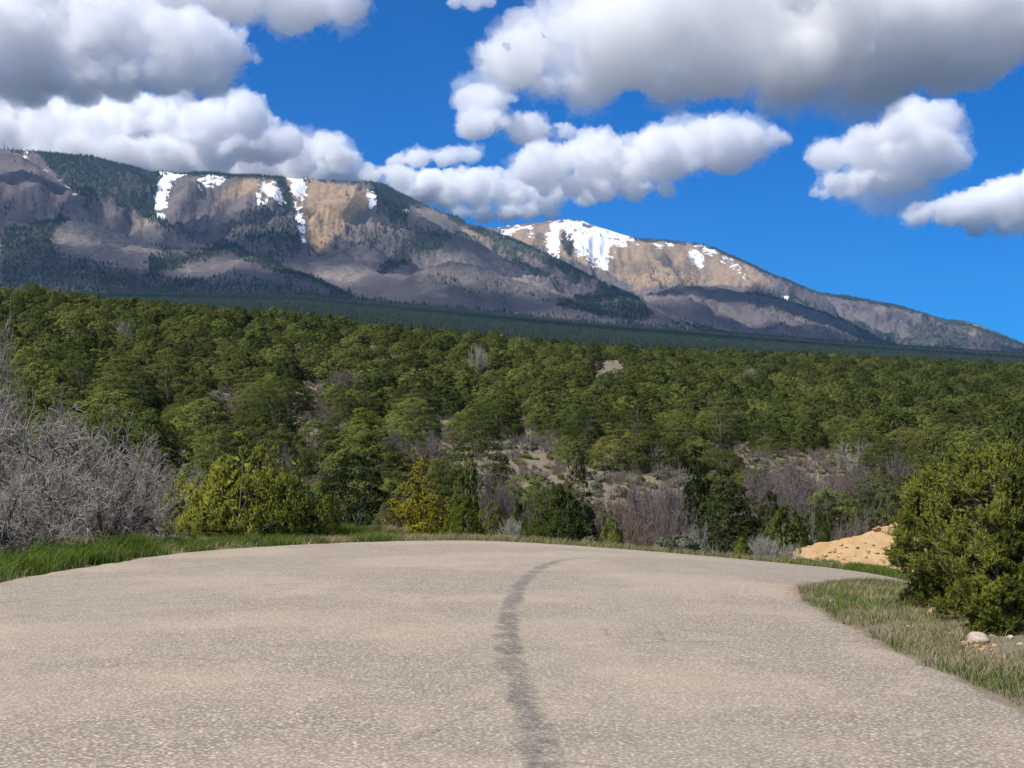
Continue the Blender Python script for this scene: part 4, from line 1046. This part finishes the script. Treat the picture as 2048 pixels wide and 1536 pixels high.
for k, (px, d, w) in enumerate([(1660, 17.6, 14), (1755, 15.1, 20), (1820, 14.6, 14), (1780, 14.2, 16), (1850, 14.0, 14), (1720, 15.8, 12), (1900, 13.9, 16), (1830, 13.2, 14), (2010, 11.9, 18)]):
    grock('tan', k, px, d, w, 'little tan stone lying in the verge grass inside the bend', 'stones in the verge grass')

# ------------------------------------------------------------------ grass
def blades(P, H, lean, width, r):
    """P (n,3) roots; each blade two quads, bent"""
    n = len(P); a = r.uniform(0, 6.283, n); dr = np.stack([np.cos(a), np.sin(a), np.zeros(n)], 1)
    sd2 = np.stack([-np.sin(a + .6), np.cos(a + .6), np.zeros(n)], 1) * (width / 2)[:, None]
    mid = P + dr * (H * lean * .3)[:, None] + np.array([0, 0, 1]) * (H * .6)[:, None]
    tip = P + dr * (H * lean)[:, None] + np.array([0, 0, 1]) * (H * r.uniform(.85, 1.0, n))[:, None]
    V = np.stack([P - sd2, P + sd2, mid + sd2 * .8, mid - sd2 * .8, tip], 1).reshape(-1, 3)
    o = np.arange(n)[:, None] * 5
    return V, [np.concatenate([o, o + 1, o + 2, o + 3], 1), np.concatenate([o + 3, o + 2, o + 4], 1)]
GR = foliage_material('green_grass', (.075, .118, .022), (.205, .270, .058), transl=.35, hue=0, soft=False)
DR = foliage_material('dry_grass', (.24, .195, .10), (.50, .43, .27), transl=.3, hue=0, soft=False)
SG = foliage_material('mixed_grass', (.120, .125, .055), (.300, .275, .150), transl=.3, hue=0, soft=False)
def grass_mesh(name, P, H, lean, width, r, mat):
    V, F = blades(P, H, lean, width, r); n = len(P); t = r.random(n)
    return raw_mesh(name, V, F, mat, {'tint': ('FACE', np.concatenate([t, t]))})
def zs(X, Y):
    b = np.array([mn.fractal((x * .35, y * .35, 0.0), .8, 2.0, 4, noise_basis='PERLIN_ORIGINAL') for x, y in zip(X, Y)])
    de = np.minimum(np.hypot(X[:, None] - oe[None, ::3, 0], Y[:, None] - oe[None, ::3, 1]).min(1), np.hypot(X[:, None] - ie[None, ::3, 0], Y[:, None] - ie[None, ::3, 1]).min(1))
    return G(X, Y) + b * np.clip(de, 0, 3) / 3 * (0.06 + np.clip((Y - 40) / 200, 0, 1) * .9) - .03
def along_outer(n, s0, s1, w0, w1, r):
    """roots beside the outer road edge, s in columns of the frame"""
    k = np.flatnonzero((oe[:, 1] > 12))
    cols = CX + oe[k, 0] / oe[k, 1] * FPX
    sel = k[(cols > s0) & (cols < s1)]
    sel = sel[sel < len(oe) - 1]; i = r.choice(sel, n, p=(lambda w: w / w.sum())(np.linalg.norm(oe[sel + 1, :2] - oe[sel, :2], axis=1))); T = np.gradient(oe[:, :2], axis=0); T /= np.linalg.norm(T, axis=1)[:, None]
    nn = np.stack([-T[:, 1], T[:, 0]], 1)[i]
    off = w0 + (w1 - w0) * r.random(n)
    P = oe[i, :2] + (oe[i + 1, :2] - oe[i, :2]) * r.random(n)[:, None] + nn * off[:, None] + r.normal(size=(n, 2)) * .06
    return P
gr = np.random.default_rng(77)
def clumpy(P, r, thr, sc_=.9, seed=0.0):
    c = np.array([mn.fractal((x * sc_, y * sc_, seed), .8, 2.0, 3, noise_basis='PERLIN_ORIGINAL') for x, y in P])
    return P[c + r.normal(size=len(P)) * .12 > thr]
def stuff_grass(name, P, hmin, hmax, lean, wd, mat, label):
    z = zs(P[:, 0], P[:, 1]); n = len(P)
    H = gr.uniform(hmin, hmax, n)
    tag(link(name, grass_mesh(name, np.column_stack([P, z]), H, lean * gr.uniform(.3, 1.4, n), np.full(n, wd), gr, mat)), label, kind='stuff')
stuff_grass('grass', clumpy(along_outer(22000, -900, 330, .0, 1.5, gr), gr, -.16, .8, 6.), .16, .46, .55, .012, GR, 'tall bright green grass fringe below the oak thicket')
stuff_grass('grass', np.concatenate([clumpy(along_outer(30000, -900, 420, .02, 2.0, gr), gr, -.12, .8), clumpy(along_outer(15000, 400, 800, .05, 1.3, gr), gr, -.05, .8, 2.)]), .08, .30, .5, .011, GR, 'green grass growing along the outer road shoulder')
stuff_grass('dry_grass', np.concatenate([clumpy(along_outer(9000, -900, 700, -.02, 1.2, gr), gr, .02, .7, 4.), clumpy(along_outer(9000, 640, 1100, .02, 1.0, gr), gr, -.2, .7, 4.), along_outer(4000, 1050, 1650, .05, .8, gr)]), .06, .24, .8, .009, DR, 'pale dry grass tufts along the outer road shoulder')
stuff_grass('grass', np.concatenate([along_outer(9000, 1560, 1840, .1, 3.0, gr), along_outer(1500, 850, 1560, .05, .6, gr)]), .06, .20, .5, .012, GR, 'green grass strip between the road and the orange dirt mound')
# verge inside the bend
def inner_area(n, r):
    P = np.column_stack([r.uniform(2.8, 9.5, n * 3), 6.5 + 21 * r.random(n * 3) ** 1.2])
    ok = ~in_poly(P[:, 0], P[:, 1], ROAD_POLY) & (P[:, 0] / P[:, 1] < .46)
    de = np.hypot(P[:, None, 0] - ie[None, ::4, 0], P[:, None, 1] - ie[None, ::4, 1]).min(1)
    return P[ok & (de > .03)][:n]
A = inner_area(46000, gr)
stuff_grass('mixed_grass', clumpy(A, gr, -.15, .7, 9.), .03, .10, .9, .006, SG, 'short half-dry grass on the verge inside the bend')
stuff_grass('grass', clumpy(inner_area(42000, gr), gr, .04, .55, 13.), .04, .13, .7, .007, GR, 'green grass patches on the verge inside the bend')
stuff_grass('dry_grass', clumpy(inner_area(22000, gr), gr, .08, .9, 21.), .04, .20, 1.0, .005, DR, 'straw-coloured grass stalks on the verge inside the bend')

# tall green bunches that stand out on the shoulder
def bunch_mesh(name, n, rad, h, mat, seed, lean=.55):
    r = np.random.default_rng(seed); a = r.uniform(0, 6.28, n); q = rad * np.sqrt(r.random(n)) * .55
    P = np.stack([np.cos(a) * q, np.sin(a) * q, np.zeros(n) - .02], 1)
    V, F = blades(P, h * r.uniform(.55, 1.0, n), lean * r.uniform(.2, 1.2, n), np.full(n, .010), r); t = r.random(n)
    return raw_mesh(name, V, F, mat, {'tint': ('FACE', np.concatenate([t, t]))})
BUN = [bunch_mesh('green_bunch_0', 900, .45, .45, GR, 601), bunch_mesh('green_bunch_1', 700, .40, .38, GR, 602), bunch_mesh('straw_bunch', 420, .28, .40, DR, 603, .7)]
def bunch(k, px, d, s, label, group=None):
    x = (px - CX) / FPX * d; o = link('grass_tuft', BUN[k], loc=(x, d, ground_z(x, d))); o.scale = (s, s, s); o.rotation_euler = (0, 0, rng.uniform(0, 6))
    tag(o, label, 'grass tuft', group)
bunch(0, 268, 28.3, 1.15, 'largest dark green grass tuft on the road shoulder before the oak thicket')
for px, d, s in ((40, 22.9, 1.0), (120, 24.0, 1.0), (165, 24.8, .9), (-20, 22.0, 1.0), (85, 23.6, .8)):
    bunch(1, px, d, s, 'bright green grass tuft hanging over the pavement edge below the oak thicket', 'green tufts below the oak thicket')
for px, d, s in ((350, 30.3, .8), (500, 33.2, .8), (560, 33.9, .9), (520, 34.0, .8)):
    bunch(1, px, d, s, 'green grass tuft at the foot of the big yellow-green juniper bush', 'green tufts below the juniper bush')
for px, d, s in ((640, 35.2, 1.1), (690, 35.8, 1.0), (725, 36.0, .8)):
    bunch(0, px, d, s, 'bluish green grass tuft between the juniper bush and the pinyon sapling', 'green tufts by the pinyon sapling')
for px, d, s in ((145, 26.0, 1.3), (190, 26.6, 1.0), (400, 31.0, .7), (775, 36.6, 1.0), (800, 36.8, .8), (420, 31.3, .6)):
    bunch(2, px, d, s, 'straw-yellow dry grass tuft on the outer road shoulder', 'straw tufts on the shoulder')

# ------------------------------------------------------------------ masts on the wooded summit
m_steel, N, out = new_mat('grey_steel'); d_ = N.n('ShaderNodeBsdfDiffuse'); d_.inputs['Color'].default_value = (.12, .12, .13, 1); N.put(out.inputs[0], d_.outputs[0])
def mast(px, h, label):
    ci = int(np.argmin(np.abs(mpx - px))); j = int(np.argmin(MROW[ci])); x, y, z = MX[ci, j], MD[ci, j], MZ[ci, j]
    o = bpy.data.objects.new('radio_mast', None); COL.objects.link(o); o.location = (x, y, z - 2); tag(o, label, 'mast')
    V, F = tubes([np.array([[sx, sy, 0], [sx * .3, sy * .3, h]]) for sx, sy in ((-2.2, -2.2), (2.2, -2.2), (2.2, 2.2), (-2.2, 2.2))], [np.array([.5, .35])] * 4, 4)
    link('tower_leg', raw_mesh('tower_leg', V, F, m_steel), o)
    V, F = tubes([np.array([[-2.6 * (1 - .6 * q), 0, h * q], [2.6 * (1 - .6 * q), 0, h * q]]) for q in np.linspace(.15, .95, 7)] + [np.array([[0, 0, h * .9], [0, 0, h * 1.12]])], [np.array([.35, .35])] * 8, 4)
    link('crossbar', raw_mesh('crossbar', V, F, m_steel), o)
mast(10, 34, 'taller radio mast on the bare summit at the end of the main ridge')
mast(17, 24, 'shorter radio mast on the bare summit at the end of the main ridge')

# ------------------------------------------------------------------ low brush and dry tufts on the open hillside
V, F, tn = brush_arrays(.7, .9, 460, stems=9, levels=2, r0=.012, rmin=.007, crook=.2); low1 = raw_mesh('low_brush', V, F, B_BRUSH)
nl_ = 9000
LP = np.column_stack([rng.uniform(-1, 1, nl_), 42 + 150 * rng.random(nl_) ** 1.1]); LP[:, 0] *= LP[:, 1] * .40
okl = ~in_poly(LP[:, 0], LP[:, 1], ROAD_POLY) & ~((LP[:, 0] > 7.5) & (LP[:, 0] < 20) & (LP[:, 1] < 54)); LP = LP[okl]; nl_ = len(LP); lz = zs(LP[:, 0], LP[:, 1])
ls = rng.uniform(.6, 1.5, nl_)
scatter_object('undergrowth', np.column_stack([LP, lz]), np.column_stack([np.zeros((nl_, 2)), rng.uniform(0, 6.28, nl_)]), np.column_stack([ls, ls, ls]), rng.choice(4, nl_, p=[.25, .45, .2, .1]),
               [('brush', low1), ('straw', BUN[2]), ('sage', sage_me), ('tuft', BUN[1])], 'low brush and dry tufts on the open ground between the trees')

# loose chips and gravel along both pavement edges
pb = [('chip', ROCKS['tan'][0]), ('chip', ROCKS['wht'][0]), ('chip', ROCKS['tan'][1])]
ng = 2600
i = rng.integers(0, len(ie) - 1, ng); f_ = rng.random((ng, 1)); P1 = ie[i, :2] * (1 - f_) + ie[i + 1, :2] * f_ + rng.normal(size=(ng, 2)) * .10
i = rng.integers(0, len(oe) - 1, ng); f_ = rng.random((ng, 1)); P2 = oe[i, :2] * (1 - f_) + oe[i + 1, :2] * f_ + rng.normal(size=(ng, 2)) * .12
PG = np.concatenate([P1, P2]); ng = len(PG)
from mathutils.bvhtree import BVHTree
rt = BVHTree.FromPolygons([tuple(v) for v in RX.reshape(-1, 3)], [tuple(int(q) for q in f) for f in grid_faces(len(oe), NA)])
zg = zs(PG[:, 0], PG[:, 1])
for q in range(ng):
    h = rt.ray_cast(Vector((PG[q, 0], PG[q, 1], 5.0)), Vector((0, 0, -1)))
    if h[0] is not None: zg[q] = max(zg[q], h[0].z)
sg = rng.uniform(.004, .013, ng)
scatter_object('gravel', np.column_stack([PG, zg]), np.column_stack([rng.uniform(-.5, .5, (ng, 2)), rng.uniform(0, 6.28, ng)]), np.column_stack([sg, sg, sg]), rng.integers(0, 3, ng), pb, 'loose chips and gravel along the pavement edges')

# ------------------------------------------------------------------ clouds: closed billowing bodies of even vapour
def cloud_material(name, density, aniso=0.0):
    m, N, out = new_mat(name)
    v = N.n('ShaderNodeVolumePrincipled')
    v.inputs['Color'].default_value = (1.0, 1.0, 1.0, 1)
    v.inputs['Density'].default_value = density
    v.inputs['Anisotropy'].default_value = aniso
    m.node_tree.links.new(v.outputs[0], out.inputs['Volume'])
    return m

def spheres_to_body(C, R, voxel):
    V = (ICO_V[None] * R[:, None] + C[:, None]).reshape(-1, 3)
    F = (ICO_F[None] + (np.arange(len(C)) * len(ICO_V))[:, None, None]).reshape(-1, 3)
    o = link('cloud_raw', raw_mesh('cloud_raw', V, F))
    md = o.modifiers.new('r', 'REMESH'); md.mode = 'VOXEL'; md.voxel_size = voxel
    dg = bpy.context.evaluated_depsgraph_get()
    me2 = bpy.data.meshes.new_from_object(o.evaluated_get(dg))
    bpy.data.objects.remove(o)
    n = len(me2.vertices); co = np.empty(n * 3); me2.vertices.foreach_get('co', co)
    nr = np.empty(n * 3); me2.vertices.foreach_get('normal', nr)
    return me2, co.reshape(-1, 3), nr.reshape(-1, 3)

def cloud(D, blobs, seed, label, mats, voxel=0.0018, depth=0.9, puffs=11, rough=1.0, group=None, halo=True, lean=0.6):
    """blobs: (column, row, half width, half height) of the billows in the 2048 px frame, standing D metres off; lean: how far the tops stand back"""
    r = np.random.default_rng(seed)
    C, R = [], []
    k = D / FPX
    rref = max(b_[1] + b_[3] for b_ in blobs)
    for (px, py, rx, ry) in blobs:
        dd = D + lean * (rref - py - ry) * k
        c = at(px, py, dd); kk_ = dd / FPX
        RX, RZ = rx * kk_, ry * kk_
        RY = depth * math.sqrt(RX * RZ)
        nb = max(1, int(round(RX / RZ)))
        for q in range(nb):
            u = 0 if nb == 1 else (q / (nb - 1) * 2 - 1) * (1 - RZ / RX)
            s = math.sqrt(max(0.25, 1 - .8 * u * u))
            C.append(c + [u * RX + r.normal() * .12 * RZ, r.normal() * .25 * RY, r.normal() * .08 * RZ]); R.append((RZ * s * 1.0, RY * s * .8, RZ * s * .80))
        for q in range(puffs * nb):
            v = r.normal(size=3); v /= np.linalg.norm(v); v[2] = abs(v[2]) * 1.15 - .30
            v[1] = -abs(v[1]) if r.random() < .75 else v[1]
            rr = r.uniform(.16, .40) * RZ
            C.append(c + v * [RX * .88, RY * .85, RZ * .74]); R.append((rr, rr, rr * .85))
    C = np.array(C); R = np.array(R)
    L = float(np.percentile(R[:, 2], 60))
    # smaller knobs over every puff
    nk = 4; pi = np.repeat(np.arange(len(C)), nk); v = unit(r.normal(size=(len(pi), 3)) + [0, -.35, .45]); v[:, 2] = np.maximum(v[:, 2], -.25)
    kr = r.uniform(.18, .40, len(pi))[:, None] * R[pi].min(1, keepdims=True)
    C = np.concatenate([C, C[pi] + v * R[pi] * .92]); R = np.concatenate([R, np.repeat(kr, 3, 1)])
    me2, co, nr = spheres_to_body(C, R, D * voxel)
    a = vnoise(co, 1 / (L * 1.9), 6, 0.50, off=(seed * 3.1, 0, 0))
    b = np.abs(vnoise(co, 1 / (L * .8), 4, 0.55, off=(0, seed * 1.7, 0)))
    down = np.clip(-nr[:, 2], 0, 1)
    co += nr * ((a * .70 + (.26 - b) * 1.0) * L * rough * (1 - .35 * down))[:, None]
    me2.vertices.foreach_set('co', co.ravel()); me2.materials.clear(); me2.materials.append(mats[0]); me2.update()
    c = tag(link('cloud', me2), label, 'cloud', group)
    NV[0] += len(co)
    if halo:
        me3, co, nr = spheres_to_body(C[:len(C) // 5] + r.normal(size=(len(C) // 5, 3)) * R[:len(C) // 5] * .3, R[:len(C) // 5] * 1.16, D * voxel * 2.3)
        a = vnoise(co, 1 / (L * 1.2), 6, 0.35, off=(0, 0, seed * 2.3))
        co += nr * (a * L * 1.25 * rough)[:, None]
        me3.vertices.foreach_set('co', co.ravel()); me3.materials.clear(); me3.materials.append(mats[1]); me3.update()
        link('wisps', me3, c); NV[0] += len(co)
    return c
NV = [0]
VAP = (cloud_material('cloud_vapour', 0.0085), cloud_material('cloud_wisps', 0.0020))
VAPN = (cloud_material('cloud_vapour_near', 0.0068), cloud_material('cloud_wisps_near', 0.0024))
cloud(9500, [(90, 40, 260, 120), (290, 110, 225, 105), (425, 135, 115, 78), (150, 165, 330, 50), (-140, 90, 330, 150), (180, -60, 330, 90), (330, 30, 120, 60)], 11,
      'huge billowing white cloud bank above the wooded summit with the mast', VAPN, voxel=.0024)
cloud(8000, [(575, 5, 170, 60), (450, -15, 150, 50), (660, 20, 80, 46), (540, -40, 200, 50)], 12, 'flat-bottomed pale cloud above the snow gully of the main ridge', VAPN)
cloud(15000, [(90, 262, 300, 58), (320, 255, 130, 64), (300, 318, 420, 44), (-200, 280, 330, 90), (150, 215, 260, 40)], 13, 'long grey-white cloud bank lying low behind the wooded summit', VAP)
cloud(14000, [(465, 246, 105, 70), (535, 290, 75, 46), (430, 300, 150, 46)], 14, 'domed grey cloud with white shoulder rising behind the main ridge', VAP)
cloud(17500, [(655, 318, 66, 54), (560, 345, 180, 32), (690, 345, 60, 40), (800, 358, 95, 30), (850, 380, 80, 26)], 15, 'bright white cauliflower cloud peeping over the main ridge', VAP)
cloud(13000, [(968, 212, 80, 54), (1005, 255, 100, 46), (1105, 264, 52, 24)], 16, 'small ragged white cloud just below the dark grey deck', VAP)
cloud(17500, [(840, 322, 74, 24), (920, 315, 40, 24), (955, 368, 130, 40), (1060, 394, 150, 34), (900, 395, 150, 28), (1010, 428, 110, 22)], 17,
      'low layered cloud scraps over the saddle between the two mountains', VAP)
cloud(12500, [(1150, 338, 130, 64), (1270, 316, 150, 74), (1395, 300, 120, 72), (1485, 280, 84, 58), (1075, 345, 62, 42), (1210, 380, 150, 28)], 18,
      'long bright cumulus cloud stretched over the snowy mountain', VAP)
cloud(6500, [(1035, 105, 80, 68), (1020, 155, 68, 48), (1270, 90, 180, 120), (1520, 60, 330, 150), (1830, 70, 320, 120), (2120, 90, 260, 110), (1680, 140, 330, 76),
             (1330, 165, 180, 54), (1120, 180, 62, 32), (1700, -60, 500, 90)], 19, 'vast dark grey flat-based cloud deck', VAPN, depth=1.6, voxel=.0030)
cloud(9000, [(945, 4, 56, 20), (1040, 35, 34, 26)], 20, 'small white cloud tuft beside the dark grey deck', VAP)
cloud(11000, [(1800, 296, 130, 90), (1840, 240, 84, 54), (1695, 308, 80, 44), (1665, 390, 55, 14), (1885, 328, 64, 48), (1745, 365, 115, 30)], 21,
      'bright isolated cumulus cloud in the blue gap', VAP)
cloud(18500, [(2000, 415, 110, 52), (1905, 425, 100, 34), (2080, 395, 110, 66), (1985, 455, 50, 24)], 22, 'ragged white cloud above the far low shoulder of the range', VAP)
# unseen clouds, added above the frame to cast shade on the lower mountain slopes
cloud(4250, [(-900, -887, 700, 170), (-300, -860, 500, 170), (400, -800, 640, 165), (900, -780, 420, 150)], 30, 'broad unseen cumulus cloud added overhead for shade, spread before the main ridge', VAPN, depth=1.1, halo=False, voxel=.009, lean=0)
cloud(5450, [(-600, -485, 420, 120), (-100, -490, 420, 120), (380, -520, 360, 110)], 31, 'flat unseen cumulus cloud added overhead for shade, towards the bare summit', VAPN, depth=1.0, halo=False, voxel=.009, lean=0)
cloud(5000, [(900, -630, 420, 150), (1400, -620, 480, 150), (1900, -640, 420, 140)], 32, 'flat unseen cumulus cloud added overhead for shade, behind the dark grey deck', VAPN, depth=1.2, halo=False, voxel=.009, lean=0)
cloud(3350, [(-1200, -1310, 700, 200), (-300, -1290, 800, 200), (600, -1330, 700, 190), (1500, -1300, 700, 200)], 33, 'broad unseen cumulus cloud added overhead for shade, nearly above the wooded hillside', VAPN, depth=1.0, halo=False, voxel=.011, lean=0)
cloud(2300, [(-1600, -2300, 900, 260), (-300, -2280, 1000, 260), (1000, -2320, 900, 250), (2200, -2300, 900, 260)], 35, 'broad unseen cumulus cloud added overhead for shade, above the crest of the wooded hillside', VAPN, depth=.9, halo=False, voxel=.014, lean=0)
cloud(4300, [(1700, -800, 520, 170), (2300, -790, 520, 170)], 34, 'flat unseen cumulus cloud added overhead for shade, towards the far low shoulder', VAPN, depth=1.2, halo=False, voxel=.009, lean=0)
# the same broken cumulus goes on round the rest of the sky
def far_cloud(az, el, D, w, h, seed, label):
    r = np.random.default_rng(seed); c = cloud(D, [(CX + r.uniform(-.6, .6) * w, HY - 900 + r.uniform(-.3, .3) * h, w * r.uniform(.35, .6), h * r.uniform(.6, 1)) for _ in range(5)], seed, label, VAPN, depth=1.0, halo=False, voxel=.02, lean=.4)
    # built straight ahead, then swung round the zenith and lifted to its height
    c.rotation_euler = (0, 0, math.radians(-az)); c.location = (0, 0, D * (math.tan(math.radians(el)) - 900 / FPX)); return c
for i, (az, el, w, h) in enumerate(((48, 22, 900, 260), (80, 30, 1000, 300), (112, 18, 1100, 240), (150, 26, 900, 280), (178, 38, 800, 260), (-52, 24, 900, 260), (-84, 17, 900, 220), (-165, 20, 900, 240), (95, 55, 700, 300))):
    far_cloud(az, el, 7000, w, h, 50 + i, 'scattered cumulus cloud over the valley behind the road')['group'] = 'clouds round the rest of the sky'
print('cloud vertices', NV[0])

# ------------------------------------------------------------------ air: one even box of thin haze round the whole place
m_haze, N, out = new_mat('haze')
hv = N.n('ShaderNodeVolumePrincipled'); hv.inputs['Color'].default_value = (.34, .64, 1.0, 1); hv.inputs['Density'].default_value = 2.2e-5; hv.inputs['Anisotropy'].default_value = 0.0
N.put(out.inputs['Volume'], hv.outputs[0])
zlo = float(min(GV[:, 2].min(), MV[:, 2].min())) - 1.5; zhi = float(MV[:, 2].max()) + 40
xs_, ys_ = (float(MV[:, 0].min()) - 60, float(MV[:, 0].max()) + 60), (-60.0, float(MV[:, 1].max()) + 60)
HVv = np.array([(x, y, z) for z in (zlo, zhi) for y in ys_ for x in xs_])
tag(link('haze', raw_mesh('haze', HVv, np.array([[0, 2, 3, 1], [4, 5, 7, 6], [0, 1, 5, 4], [2, 6, 7, 3], [0, 4, 6, 2], [1, 3, 7, 5]]), m_haze)), 'thin bluish haze filling the air', kind='stuff')
print('haze box', zlo, zhi, xs_, ys_)
